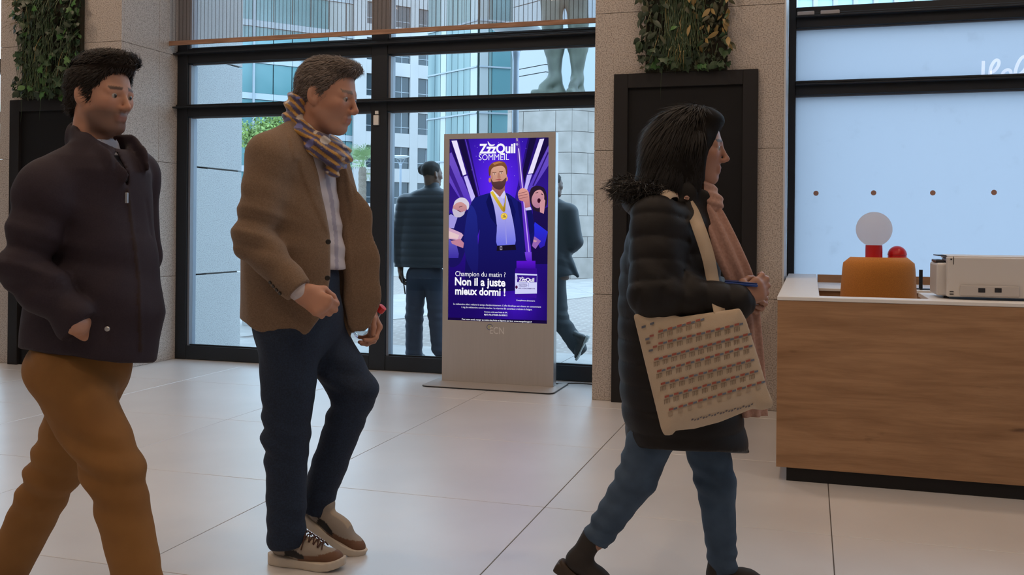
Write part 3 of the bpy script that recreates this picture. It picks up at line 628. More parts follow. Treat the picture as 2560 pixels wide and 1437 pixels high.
def leafy_tree(u, depth, zc, rx, label, col, seed, n=5200):
    x, y = at_depth(u, depth); g = empty('tree', (x, y, 1.0), label, 'tree'); rng = np.random.RandomState(seed)
    obj('trunk', tube([(x, y, 1.0), (x+0.1, y, max(1.05, zc*0.5)), (x, y, zc)], [0.14, 0.11, 0.07], 8), M_trunk, g)
    c = rng.normal(0, 1, (22, 3)); c /= np.linalg.norm(c, axis=1)[:, None]; c *= rng.uniform(0.3, 0.8, (22, 1))*rx
    P = c[rng.randint(0, 22, n)]; d = rng.normal(0, 1, (n, 3)); d /= np.linalg.norm(d, axis=1)[:, None]; P = P+d*rx*rng.uniform(0.25, 0.4, (n, 1)); P[:, 2] *= 0.8; P += [x, y, zc]
    a = rng.normal(0, 1, (n, 3)); a /= np.linalg.norm(a, axis=1)[:, None]; b = np.cross(a, d); s = 0.075
    V = np.stack([P-a*s, P+b*s*0.5, P+a*s, P-b*s*0.5], 1).reshape(-1, 3); Fc = np.arange(4*n).reshape(-1, 4)
    me = raw(V, Fc.tolist()); g_ = rng.uniform(0.6, 1.3, n); cols = np.repeat(np.concatenate([np.array(col)[None]*g_[:, None], np.ones((n, 1))], 1), 4, 0); set_cols(me, cols)
    obj('foliage', me, pbr('tree_foliage', (0.1, 0.2, 0.05), 0.6, attr='Col'), g, kind='stuff')
leafy_tree(668, 31.5, 4.05, 1.3, 'bushy green tree behind the brown blazer', (0.20, 0.29, 0.07), 4)
leafy_tree(917, 28.7, 1.3, 0.4, 'small planter shrub at the foot of the palm', (0.17, 0.22, 0.10), 9, 900)

# ---- buildings
def hit(u, v, P0, e):            # pixel -> (distance along wall, height) on a vertical wall through P0 along e
    d = ray(u, v); n = np.array([e[1], -e[0]]); t = (n@P0)/(n@d[:2]); p = d*t
    return float((p[:2]-P0)@e), float(p[2]+CAMH)
def wall_obj(name, g, s0, s1, z0, z1, d0, d1, mat, P0, e, bev=0.0):
    """box on the wall: along e from s0..s1, depth d0..d1 behind the wall plane"""
    n = np.array([-e[1], e[0]]);
    if n[1] < 0: n = -n
    M = Matrix(((e[0], n[0], 0, P0[0]), (e[1], n[1], 0, P0[1]), (0, 0, 1, 0), (0, 0, 0, 1)))
    me = box(s0, s1, d0, d1, z0, z1, bev, 1); me.transform(M); me.update(); 
    return obj(name, me, mat, g)
M_wpanel = pbr('white_facade_panel', (0.50, 0.475, 0.465), 0.7, col2=(0.44, 0.42, 0.41), nscale=0.3)
M_wglass = pbr('office_window_glass', (0.035, 0.05, 0.06), 0.08, spec=0.6); M_wbar = pbr('window_bar', (0.32, 0.35, 0.38), 0.5)
M_teal = pbr('teal_curtain_glass', (0.10, 0.22, 0.235), 0.12, spec=0.6, col2=(0.17, 0.30, 0.315), nscale=0.12, ndetail=3, lo=0.4, hi=0.6)
M_span = pbr('pale_blue_spandrel', (0.40, 0.44, 0.47), 0.35)
M_cyan = pbr('cyan_curtain_glass', (0.18, 0.255, 0.245), 0.10, spec=0.5, col2=(0.08, 0.145, 0.15), nscale=0.35, ndetail=2, lo=0.42, hi=0.62, stretch=(1.5, 1.5, 0.12))
M_skyglass = pbr('painted_sky_reflection_glass', (0.37, 0.38, 0.37), 0.08, spec=0.7)  # pale base colour stands in for sky reflected in the panes
eAB = np.array([0.63, 0.7766])
# white block with dark windows
PB = at_depth(980, 95)
gB = empty('office_building', (PB[0], PB[1], -0.04), 'white panelled office block with dark square windows seen through the clear window', 'building')
sW0, zW0 = hit(982, 243, PB, eAB); sW1, _ = hit(1025.5, 243, PB, eAB); sN, _ = hit(1045.5, 243, PB, eAB); _, zT = hit(982, 189, PB, eAB)
pit = sN-sW0; ww = sW1-sW0; fl = 3.47; wh = zT-zW0
obj_core = wall_obj('core', gB, hit(886, 200, PB, eAB)[0]+0.1, sW0+4*pit, -0.04, zW0+4.5*fl, 0.35, 3, M_wglass, PB, eAB)
for k in range(-2, 4):
    if k == -2:
        wall_obj('pier', gB, hit(886, 200, PB, eAB)[0], sW0-pit-0.01, -0.04, zW0+4.5*fl, 0.0, 0.34, M_wpanel, PB, eAB); continue
    wall_obj('pier', gB, sW0+k*pit+ww+0.01, sW0+(k+1)*pit-0.01, -0.04, zW0+4.5*fl, 0.0, 0.34, M_wpanel, PB, eAB)
    for j in range(-4, 4):
        z0 = zW0+j*fl
        sp_ = wall_obj('facade_panel', gB, sW0+k*pit, sW0+k*pit+ww, z0+wh, z0+fl-0.02, 0.012, 0.34, M_wpanel, PB, eAB)
        wn = wall_obj('window', gB, sW0+k*pit+0.02, sW0+k*pit+ww-0.02, z0+0.01, z0+wh-0.01, 0.22, 0.26, M_wglass, PB, eAB)
        wall_obj('window_bar', wn, sW0+k*pit+ww*0.52, sW0+k*pit+ww*0.52+0.07, z0+0.012, z0+wh-0.012, 0.17, 0.215, M_wbar, PB, eAB)
        wall_obj('window_bar', wn, sW0+k*pit+0.03, sW0+k*pit+ww-0.03, z0+0.55, z0+0.62, 0.165, 0.168, M_wbar, PB, eAB)
# blue-green glass block
PA = at_depth(740, 90)
gA = empty('glass_office_building', (PA[0], PA[1], -0.04), 'blue-green glass office block with pale horizontal bands at left', 'building')
sR, _ = hit(884, 200, PA, eAB); sL, _ = hit(560, 200, PA, eAB); s635, _ = hit(636, 200, PA, eAB); s684, _ = hit(684, 200, PA, eAB); pw = s684-s635
_, zs = hit(740, 241, PA, eAB); _, zs2 = hit(740, 167, PA, eAB); flA = 3.3
wall_obj('core', gA, sL, sR-0.02, -0.04, zs+5*flA, 0.3, 3, M_wglass, PA, eAB)
s = s635; ncol = 0
cols = [(sL, s635-0.1)]
while s < sR-0.3: cols.append((s, min(s+pw, sR))); s += pw
for ci, (a, b) in enumerate(cols):
    for j in range(-4, 5):
        z0 = zs+j*flA
        wall_obj('glass_panel', gA, a+0.04, b-0.04, z0+0.03, zs2-zs+z0-0.03, 0.10, 0.13, M_teal if not (ci >= len(cols)-2 and j > 0) else M_skyglass, PA, eAB)
        wall_obj('spandrel', gA, a+0.02, b-0.02, zs2-zs+z0, z0+flA, 0.0, 0.12, M_span, PA, eAB)
for s in (s635-0.08,): wall_obj('corner_fin', gA, s-0.08, s+0.08, -0.04, zs+5*flA, -0.15, 0.2, M_wbar, PA, eAB)
# faceted cyan glass tower
PC = at_depth(1192, 74); eC1 = np.array([-0.83, 0.558]); eC2 = np.array([0.82, 0.572])
gC = empty('glass_tower', (PC[0], PC[1], -0.04), 'faceted cyan glass tower with curtain walls behind the advertising screen', 'building')
zc_ = hit(1192, 165, PC, eC2)[1]; flC = 3.54
def tower_face(e, us, mats):
    ss = [abs(hit(u, 200, PC, e)[0]) for u in us]
    n = np.array([-e[1], e[0]]); 
    for i, (a, b) in enumerate(zip(ss, ss[1:])):
        for j in range(-4, 4):
            z0 = zc_+j*flC
            wall_obj('glass_panel', gC, a+0.03, b-0.03, z0+0.06, z0+flC-0.06, 0.05, 0.09, mats[i % len(mats)], PC, e)
    for j in range(-4, 5): wall_obj('floor_rail', gC, ss[0], ss[-1], zc_+j*flC-0.06, zc_+j*flC+0.06, -0.05, 0.05, M_wbar, PC, e)
    wall_obj('core', gC, ss[0]+0.15, ss[-1], -0.04, zc_+4*flC, 0.3, 6, M_cyan, PC, e)
tower_face(eC1, (1192, 1174, 1158, 1143, 1128, 1114, 1100, 1086, 1068), (M_skyglass, M_cyan, M_cyan, M_cyan, M_cyan))
tower_face(eC2, (1192, 1222, 1230, 1277), (M_skyglass, M_cyan, M_teal))
# grey panel wall and white glazed block behind the statue
PD = at_depth(1330, 45); eD = np.array([0.83, -0.5577])
gD = empty('grey_panel_building', (PD[0], PD[1], -0.04), 'pale grey panelled building behind the statue pedestal', 'building')
sa, sb = hit(1281, 200, PD, eD)[0], hit(1364, 200, PD, eD)[0]; za, zb_ = hit(1300, 173, PD, eD)[1], hit(1300, 191, PD, eD)[1]
M_dpan = pbr('grey_wall_panel', (0.36, 0.36, 0.36), 0.6)
zl_ = [-0.04, 3.0, 6.0, zb_, za, za+3.0, za+6.0, za+9]
for a, b in zip(zl_, zl_[1:]): wall_obj('wall_panel', gD, sa, sb, a+0.02, b-0.02, 0.0, 0.3, M_dpan, PD, eD)
wall_obj('core', gD, sa, sb-0.02, -0.04, za+9, 0.28, 5, M_wbar, PD, eD)
PE = at_depth(1420, 62); eE = np.array([0.80, 0.6])
gE = empty('white_glazed_building', (PE[0], PE[1], -0.04), 'white glazed block behind the bronze statue legs', 'building')
sa, sb = hit(1362, 200, PE, eE)[0], hit(1560, 200, PE, eE)[0]; zE = hit(1425, 186, PE, eE)[1]; zE2 = hit(1425, 145, PE, eE)[1]
fE = (zE2-zE)*2.0; npx = 7
wall_obj('core', gE, sa, sb, -0.04, zE+5*fE, 0.3, 6, M_wbar, PE, eE)
for k in range(npx):
    a, b = sa+(sb-sa)*k/npx, sa+(sb-sa)*(k+1)/npx
    for j in range(-5, 5):
        z0 = zE+j*fE
        wall_obj('facade_panel', gE, a+0.03, b-0.03, z0+0.03, z0+fE*0.45, 0.05, 0.3, M_wpanel, PE, eE); wall_obj('glass_panel', gE, a+0.04, b-0.04, z0+fE*0.5, z0+fE*0.97, 0.1, 0.3, M_skyglass, PE, eE)
# office front seen above the frosted glass
PF = at_depth(2200, 60); eF = np.array([0.98, 0.2]); eF = eF/np.linalg.norm(eF)
gF = empty('office_building', (PF[0], PF[1], -0.04), 'white office front with vertical piers seen above the frosted glass', 'building')
sa = hit(1900, 20, PF, eF)[0]; sb = hit(2700, 20, PF, eF)[0]; w_ = hit(2040, 20, PF, eF)[0]-hit(1990, 20, PF, eF)[0]; zt_ = hit(2100, 40, PF, eF)[1]
M_fgl = pbr('pale_cyan_glass', (0.42, 0.60, 0.66), 0.15, spec=0.7)
wall_obj('core', gF, sa, sb, -0.04, zt_+12, 0.5, 10, M_wglass, PF, eF)
s = hit(1989, 20, PF, eF)[0]; s -= 2*w_
while s < sb:
    wall_obj('pier', gF, s-0.14, s+0.14, -0.04, zt_+12, -0.05, 0.4, M_wpanel, PF, eF)
    for j in range(-4, 3):
        z0 = zt_-1.2+j*3.6
        wall_obj('window', gF, s+0.15, s+w_-0.15, z0, z0+2.3, 0.2, 0.3, M_fgl, PF, eF); wall_obj('spandrel', gF, s+0.15, s+w_-0.15, z0+2.31, z0+3.59, 0.1, 0.3, M_wpanel, PF, eF)
    s += w_
# ================================================================ SOLID MODELLING BY DISTANCE FIELDS (smooth blends of tapered limbs)
def V3(p): return np.asarray(p, np.float32)
def cap(a, b, ra, rb=None, axis=None, flat=1.0):
    a, b = V3(a), V3(b); rb = ra if rb is None else rb; ba = b-a; L2 = float(ba@ba)+1e-9
    ax = None if axis is None else V3(axis)/np.linalg.norm(axis)
    def f(P):
        pa = P-a; h = np.clip((pa@ba)/L2, 0, 1); w = pa-h[..., None]*ba
        if ax is not None:
            c = w@ax; w = w+ax*(c*(1/flat-1))[..., None]
        d = np.sqrt((w*w).sum(-1))-(ra+(rb-ra)*h)
        return d*min(1.0, flat)
    return f
def ell(c, r, R=None):
    c, r = V3(c), V3(r)
    def f(P):
        p = P-c
        if R is not None: p = p@R
        q = p/r; k0 = np.sqrt((q*q).sum(-1)); g = p/(r*r); k1 = np.sqrt((g*g).sum(-1))+1e-9
        return k0*(k0-1)/k1
    return f
def stack(rows, n=2.0, cap_r=0.02):
    """rows (z, cx, cy, half_x, half_y): vertical loft of (super)ellipses"""
    R = np.array(sorted(rows), np.float64); z = R[:, 0]
    def f(P):
        zz = P[..., 2]; g = [np.interp(zz, z, R[:, i]) for i in range(1, 5)]
        X = np.abs(P[..., 0]-g[0])/g[2]; Y = np.abs(P[..., 1]-g[1])/g[3]
        k = (X**n+Y**n)**(1.0/n); d = (k-1)*np.minimum(g[2], g[3])
        dz = np.maximum(z[0]-zz, zz-z[-1])
        return np.where((d > -cap_r) & (dz > -cap_r), np.sqrt(np.maximum(d+cap_r, 0)**2+np.maximum(dz+cap_r, 0)**2)-cap_r, np.maximum(d, dz)).astype(np.float32)
    return f
def rbox(c, half, r, R=None):
    c, half = V3(c), V3(half)
    def f(P):
        p = P-c
        if R is not None: p = p@R
        q = np.abs(p)-half+r
        return np.sqrt((np.maximum(q, 0)**2).sum(-1))+np.minimum(q.max(-1), 0)-r
    return f
def half(pt, n):
    pt, n = V3(pt), V3(n)/np.linalg.norm(n)
    return lambda P: (P-pt)@n
def poly_sd(x, y, poly):
    poly = np.asarray(poly, float); n = len(poly); d = np.full(x.shape, 1e18); s = np.ones(x.shape)
    for i in range(n):
        a, b = poly[i], poly[i-1]; ex, ey = b-a; wx, wy = x-a[0], y-a[1]
        t = np.clip((wx*ex+wy*ey)/(ex*ex+ey*ey+1e-12), 0, 1); bx, by = wx-ex*t, wy-ey*t; d = np.minimum(d, bx*bx+by*by)
        c1, c2, c3 = y >= a[1], y < b[1], ex*wy > ey*wx
        s = np.where((c1 & c2 & c3) | (~c1 & ~c2 & ~c3), -s, s)
    return s*np.sqrt(d)
def smin(a, b, k):
    if k <= 0: return np.minimum(a, b)
    h = np.maximum(k-np.abs(a-b), 0)/k
    return np.minimum(a, b)-h*h*k*0.25
def noise3(P, f, seed=0):
    rng = np.random.RandomState(seed); o = np.zeros(P.shape[:-1], np.float32)
    for i in range(6):
        d = rng.normal(0, 1, 3); d *= f*rng.uniform(0.6, 1.5)/np.linalg.norm(d); o += np.sin(P@d.astype(np.float32)+rng.uniform(0, 6.28))
    return o/6
def seg_t(P, a, b):
    a, b = V3(a), V3(b); ba = b-a; pa = P-a; h = (pa@ba)/float(ba@ba); w = pa-np.clip(h, 0, 1)[..., None]*ba
    return h, np.sqrt((w*w).sum(-1))
def folds(centre, direction, freq, amp, spread, seed=0, wob=12.0):
    """creases round a joint: ridges across `direction`, fading with distance from `centre`"""
    c, d = V3(centre), V3(direction)/np.linalg.norm(direction)
    def f(P):
        p = P-c; r2 = (p*p).sum(-1); g = np.exp(-r2/(2*spread*spread)); ph = (p@d)*freq*6.283+1.6*noise3(P, wob, seed)
        w = np.sin(ph); return (amp*g*(np.abs(w)**1.5*np.sign(w))).astype(np.float32)
    return f
class Solid:
    def __init__(s): s.ops = []
    def u(s, f, k=0.02): s.ops.append(('u', f, k)); return s
    def sub(s, f, k=0.004): s.ops.append(('s', f, k)); return s
    def cut(s, f, k=0.004): s.ops.append(('i', f, k)); return s
    def disp(s, f): s.ops.append(('d', f, 0)); return s
    def ev(s, P):
        D = np.full(P.shape[:-1], 1.0, np.float32)
        for o, f, k in s.ops:
            if o == 'u': D = smin(D, f(P), k)
            elif o == 's': D = -smin(-D, f(P), k)
            elif o == 'i': D = -smin(-D, -f(P), k)
            else: D = D+f(P)
        return D
def mesh_solid(sol, lo, hi, h):
    B = 8; lo = np.array(lo, float)-2*h; nb = np.ceil((np.array(hi)+2*h-lo)/(h*B)).astype(int); n = nb*B+1
    ax = [np.arange(k) for k in nb]; I = np.stack(np.meshgrid(*ax, indexing='ij'), -1).reshape(-1, 3)
    C = (lo+(I+0.5)*B*h).astype(np.float32); dc = sol.ev(C); R = h*B*0.866
    act = np.abs(dc) < R*1.45+0.012; A = I[act]
    D = np.empty(n, np.float32); S_ = np.where(dc < 0, -1.0, 1.0).reshape(nb)
    big = np.repeat(np.repeat(np.repeat(S_, B, 0), B, 1), B, 2); D[:-1, :-1, :-1] = big; D[-1] = 1; D[:, -1] = 1; D[:, :, -1] = 1
    g = np.arange(B+1); off = np.stack(np.meshgrid(g, g, g, indexing='ij'), -1).reshape(-1, 3)
    CA = C[act]
    for c0 in range(0, len(A), 2500):
        a = A[c0:c0+2500]; idx = (a[:, None]*B+off[None]); P = (lo+idx*h).astype(np.float32); d = np.full(P.shape[:2], 1.0, np.float32); cc = CA[c0:c0+2500]
        for o, f, k in sol.ops:
            if o in 'us':
                m = f(cc) < 3.2*R+k+0.02
                if not m.any(): continue
                v = f(P[m]); d[m] = smin(d[m], v, k) if o == 'u' else -smin(-d[m], v, k)
            elif o == 'i': d = -smin(-d, -f(P), k)
            else: d = d+f(P)
        D[idx[..., 0], idx[..., 1], idx[..., 2]] = d
    neg = D < 0; cnt = np.zeros(tuple(k-1 for k in n), np.int8)
    for i in (0, 1):
        for j in (0, 1):
            for k in (0, 1): cnt += neg[i:n[0]-1+i, j:n[1]-1+j, k:n[2]-1+k]
    cells = np.argwhere((cnt > 0) & (cnt < 8)); ids = np.full(cnt.shape, -1, np.int32); ids[tuple(cells.T)] = np.arange(len(cells))
    pos = np.zeros((len(cells), 3)); w = np.zeros(len(cells)); cor = [(i, j, k) for i in (0, 1) for j in (0, 1) for k in (0, 1)]
    dv = {c: D[cells[:, 0]+c[0], cells[:, 1]+c[1], cells[:, 2]+c[2]] for c in cor}
    for c in cor:
        for axn in range(3):
            if c[axn] == 0:
                e = list(c); e[axn] = 1; e = tuple(e); a, b = dv[c], dv[e]; m = (a < 0) != (b < 0); t = a[m]/(a[m]-b[m])
                q = np.array(c, float)[None].repeat(m.sum(), 0); q[:, axn] += t; pos[m] += q; w[m] += 1
    V = lo+(cells+pos/w[:, None])*h; Fq = []
    for axn in range(3):
        s0 = [slice(1, -1)]*3; s1 = [slice(1, -1)]*3; s0[axn] = slice(0, n[axn]-1); s1[axn] = slice(1, n[axn])
        a, b = neg[tuple(s0)], neg[tuple(s1)]; e = np.argwhere(a != b); inside = a[tuple(e.T)]
        base = e.copy(); o1, o2 = [(1, 2), (2, 0), (0, 1)][axn]
        for q in range(3):
            if q != axn: base[:, q] += 1
        def cid(d1, d2):
            c_ = base.copy(); c_[:, o1] -= d1; c_[:, o2] -= d2; return ids[tuple(c_.T)]
        q = np.stack([cid(1, 1), cid(0, 1), cid(0, 0), cid(1, 0)], 1); q[~inside] = q[~inside][:, ::-1]; Fq.append(q)
    Fq = np.concatenate(Fq); Fq = Fq[(Fq >= 0).all(1)]
    return V.astype(np.float32), Fq.astype(np.int32)
def solid_me(sol, lo, hi, h, smooth_it=1):
    V, Q = mesh_solid(sol, lo, hi, h)
    for _ in range(smooth_it):
        acc = np.zeros_like(V); c = np.zeros(len(V), np.float32)
        for a, b in ((0, 1), (1, 2), (2, 3), (3, 0)):
            np.add.at(acc, Q[:, a], V[Q[:, b]]); np.add.at(c, Q[:, a], 1)
        V = V*0.5+0.5*acc/np.maximum(c, 1)[:, None]
    me = bpy.data.meshes.new('solid'); me.vertices.add(len(V)); me.vertices.foreach_set('co', V.ravel())
    me.loops.add(Q.size); me.loops.foreach_set('vertex_index', Q.ravel()); me.polygons.add(len(Q))
    me.polygons.foreach_set('loop_start', np.arange(0, Q.size, 4, dtype=np.int32)); me.polygons.foreach_set('loop_total', np.full(len(Q), 4, np.int32))
    me.polygons.foreach_set('use_smooth', np.ones(len(Q), bool)); me.update(calc_edges=True); me.validate(); return me, V
def rot(ax, a):
    c, s = math.cos(a), math.sin(a)
    return np.array({'x': [[1, 0, 0], [0, c, -s], [0, s, c]], 'y': [[c, 0, s], [0, 1, 0], [-s, 0, c]], 'z': [[c, -s, 0], [s, c, 0], [0, 0, 1]]}[ax], np.float32)
# ---------------------------------------------------------------- people
class Frame:
    """a person's own frame: x forward, y to their left, z up; origin on the ground"""
    def __init__(s, ox, oy, ang, oz=0.0): s.o = np.array([ox, oy, oz]); s.a = ang; s.R = rot('z', ang).astype(float)
    def P(s, u, v, lat=0.0):            # pixel -> local point on the plane y = lat
        d = s.R.T@ray(u, v); c = s.R.T@(CAMP-s.o); t = (lat-c[1])/d[1]; return c+d*t
    def world(s, P): return P@s.R.T.astype(np.float32)+s.o.astype(np.float32)
    def px(s, P): return project(s.world(P))
    def poly(s, pts, scale, ymax=None, xmin=None, ymin=None, grow=0.0):
        """everything whose picture falls inside the outline pts (only on the near or front side of the body)"""
        def f(P):
            u, v = s.px(P); d = (poly_sd(u, v, pts)/scale-grow).astype(np.float32)
            if ymax is not None: d = np.maximum(d, P[..., 1]-ymax)
            if ymin is not None: d = np.maximum(d, ymin-P[..., 1])
            if xmin is not None: d = np.maximum(d, xmin-P[..., 0])
            return d
        return f
def relief(mask, h, soft=0.004):        # raise the cloth by h inside a region
    return lambda P: -h*np.clip(0.5-mask(P)/(2*soft), 0, 1)
def head_ops(S_, c, R, s=1.0, female=False, neck=None, nose=1.0):
    """skull, jaw, nose, brow, lips and ears; R maps head axes (x forward, y left, z up) to the body frame"""
    c = np.asarray(c, float); T_ = lambda p: c+R@(np.array(p)*s)
    Rm = np.asarray(R, np.float32)
    S_.u(ell(T_((-0.012, 0, 0.032)), np.array([0.097, 0.076, 0.088])*s, Rm), 0.02)
    S_.u(ell(T_((0.028, 0, -0.028)), np.array([0.062, 0.060, 0.084])*s, Rm), 0.03)
    S_.u(ell(T_((0.058, 0, -0.094)), np.array([0.027, 0.028 if female else 0.033, 0.021])*s, Rm), 0.025)
    for y in (-1, 1):
        S_.u(cap(T_((-0.005, y*0.054, -0.05)), T_((0.052, y*0.018, -0.096)), 0.017*s, 0.015*s), 0.025)
        S_.u(ell(T_((0.055, y*0.043, -0.018)), np.array([0.026, 0.018, 0.018])*s, Rm), 0.02)
        S_.u(cap(T_((0.083, y*0.012, 0.022)), T_((0.070, y*0.045, 0.018)), 0.009*s, 0.008*s), 0.014)
        S_.sub(ell(T_((0.092, y*0.031, 0.002)), np.array([0.017, 0.018, 0.011])*s, Rm), 0.012)
        S_.u(cap(T_((0.080, y*0.018, -0.007)), T_((0.076, y*0.044, -0.006)), 0.0055*s, 0.005*s), 0.008)
        S_.u(cap(T_((0.083, y*0.018, 0.010)), T_((0.077, y*0.046, 0.009)), 0.0052*s, 0.005*s), 0.006)
        S_.u(ell(T_((0.098, y*0.0115, -0.036)), np.array([0.011, 0.0075, 0.008])*s*nose, Rm), 0.008)
        S_.u(ell(T_((-0.012, y*0.076, -0.008)), np.array([0.020, 0.010, 0.033])*s, Rm@rot('y', -0.25)@rot('z', -y*0.35)), 0.008)
        S_.sub(ell(T_((-0.004, y*0.084, -0.004)), np.array([0.009, 0.006, 0.018])*s, Rm@rot('y', -0.25)), 0.004)
    S_.u(cap(T_((0.084, 0, 0.016)), T_((0.108*1.0, 0, -0.026)), 0.0070*s, 0.0085*s*nose), 0.010)
    S_.u(ell(T_((0.108, 0, -0.031)), np.array([0.0105, 0.0095, 0.009])*s*nose, Rm), 0.008)
    S_.u(cap(T_((0.086, -0.016, -0.0585)), T_((0.086, 0.016, -0.0585)), 0.0068*s), 0.006)
    S_.u(cap(T_((0.0835, -0.014, -0.071)), T_((0.0835, 0.014, -0.071)), 0.0078*s), 0.006)
    S_.sub(cap(T_((0.096, -0.022, -0.0645)), T_((0.096, 0.022, -0.0645)), 0.0022*s), 0.005)
    if neck is not None:
        S_.u(cap(T_((-0.028, 0, -0.055)), neck, (0.048 if female else 0.057)*s, (0.055 if female else 0.066)*s), 0.025)
    return T_
def hand_ops(S_, wrist, d, palm, side, curl=(0.5, 0.7, 0.5), spread=0.12, s=1.0, thumb=0.6, wr=0.026):
    """palm plus five fingers. d: direction of the hand, palm: direction the palm faces, side: +1 thumb on cross(palm,d)"""
    w = np.asarray(wrist, float); d = np.asarray(d, float); d /= np.linalg.norm(d); p = np.asarray(palm, float); p = p-d*(p@d); p /= np.linalg.norm(p); t = np.cross(d, p)*side
    S_.u(cap(w-d*0.03*s, w+d*0.02*s, wr*s, 0.026*s, p, 0.75), 0.02)
    for i, (o, L_) in enumerate(((0.028, 0.092), (0.0095, 0.096), (-0.0095, 0.090), (-0.027, 0.080))):
        k = w+d*L_*s+t*o*s; S_.u(cap(w+d*0.02*s+t*o*0.6*s, k, 0.0155*s, 0.0125*s, p, 0.9), 0.014)
        a = spread*(o/0.028); dd = d*math.cos(a)+t*math.sin(a); ang = 0; q = k; r = 0.0095*s
        for j, ln in enumerate(((0.044, 0.026, 0.021), (0.048, 0.030, 0.022), (0.044, 0.028, 0.021), (0.034, 0.021, 0.019))[i]):
            ang += curl[j]; e = q+(dd*math.cos(ang)+p*math.sin(ang))*ln*s; S_.u(cap(q, e, r, r*0.93), 0.005 if j else 0.009); q = e; r *= 0.93
    b = w+d*0.028*s+t*0.022*s; m = b+(d*0.72+t*0.55+p*0.45)*0.042*s; S_.u(cap(b, m, 0.0165*s, 0.0125*s), 0.014)
    e = m+(d*0.85+t*(0.35-0.6*thumb)+p*0.75*thumb)*0.034*s; S_.u(cap(m, e, 0.0115*s, 0.0105*s), 0.006); e2 = e+(d*0.8+t*(0.1-0.7*thumb)+p*0.7*thumb)*0.026*s; S_.u(cap(e, e2, 0.0105*s, 0.009*s), 0.005)
    return w+d*0.06*s
def skin_cols(V, c, R, s, tone, lip, brow, stub=None, stub_col=None, T_=None):
    """local skin colour: lips, brows, stubble, slightly redder nose and cheeks"""
    q = (V-np.asarray(c, np.float32))@np.asarray(R, np.float32)/s; col = np.tile(np.array(tone, np.float32), (len(V), 1))
    def mixc(m, c2): 
        nonlocal col
        col = col*(1-m[:, None])+np.array(c2, np.float32)*m[:, None]
    g = lambda p, r: np.exp(-(((q-np.array(p, np.float32))/np.array(r, np.float32))**2).sum(1))
    for y in (-1, 1): mixc(0.35*g((0.06, y*0.04, -0.025), (0.03, 0.025, 0.025)), (tone[0]*1.05, tone[1]*0.75, tone[2]*0.7))
    mixc(0.3*g((0.11, 0, -0.03), (0.02, 0.02, 0.015)), (tone[0]*1.05, tone[1]*0.75, tone[2]*0.7))
    if stub:
        m = np.clip((-0.030-q[:, 2]-0.35*np.clip(0.035-q[:, 0], 0, 1))/0.02, 0, 1)*np.clip((q[:, 0]+0.005)/0.02, 0, 1)*np.clip((q[:, 2]+0.135)/0.02, 0, 1); mixc(stub*m, stub_col)
    mo = np.exp(-((q[:, 1]/.021)**4))*np.exp(-(((q[:, 2]+.0648)/.0105)**4))*np.clip((q[:, 0]-.07)/.01, 0, 1); mixc(mo*0.6, lip)
    br = (np.abs(q[:, 2]-0.0265+0.10*np.maximum(np.abs(q[:, 1])-0.035, 0)) < 0.0055) & (np.abs(q[:, 1]) > 0.012) & (np.abs(q[:, 1]) < 0.050) & (q[:, 0] > 0.05); mixc(br*0.85, brow)
    return np.concatenate([col, np.ones((len(V), 1), np.float32)], 1)
M_skin = pbr('skin', (0.5, 0.3, 0.2), 0.5, attr='SkinCol'); M_skin.node_tree.nodes['Principled BSDF'].inputs['Subsurface Weight'].default_value = 0.12
M_skin.node_tree.nodes['Principled BSDF'].inputs['Subsurface Radius'].default_value = (0.02, 0.008, 0.004); M_skin.node_tree.nodes['Principled BSDF'].inputs['Subsurface Scale'].default_value = 0.3
M_eye = pbr('eyeball', (0.7, 0.68, 0.64), 0.15, attr='Col')
def person_root(fr, sol, lo, hi, h, label, colfn):
    me, V = solid_me(sol, lo, hi, h); set_cols(me, colfn(V), 'SkinCol'); me.materials.append(M_skin)
    o = bpy.data.objects.new('person', me); COL.objects.link(o); o.location = fr.o; o.rotation_euler = (0, 0, fr.a); tag(o, label, 'person'); return o
def garment(name, root, sol, lo, hi, h, mat, cols=None, label=None, it=1):
    me, V = solid_me(sol, lo, hi, h, it)
    if cols is not None: set_cols(me, cols(V))
    o = obj(name, me, mat, root, local=True, label=label); return o
def eyes(root, T_, s=1.0, look=(1, 0, 0)):
    for y in (-1, 1):
        c = T_((0.0745, y*0.031, 0.002)); d = np.array(T_((1, 0, -0.02)))-np.array(T_((0, 0, 0))); d /= np.linalg.norm(d); r = 0.0125*s
        bm = bmesh.new(); bmesh.ops.create_uvsphere(bm, u_segments=16, v_segments=12, radius=r); me = bm_mesh(bm); a = np.array([v.co for v in me.vertices]); cs = (a@d)/r
        cols = np.where(cs[:, None] > 0.93, [[0.01, 0.01, 0.01, 1]], np.where(cs[:, None] > 0.84, [[0.06, 0.035, 0.02, 1]], [[0.42, 0.38, 0.35, 1]])); set_cols(me, cols); me.transform(Matrix.Translation(tuple(c)))
        obj('eye', me, M_eye, root, local=True, smooth=True)
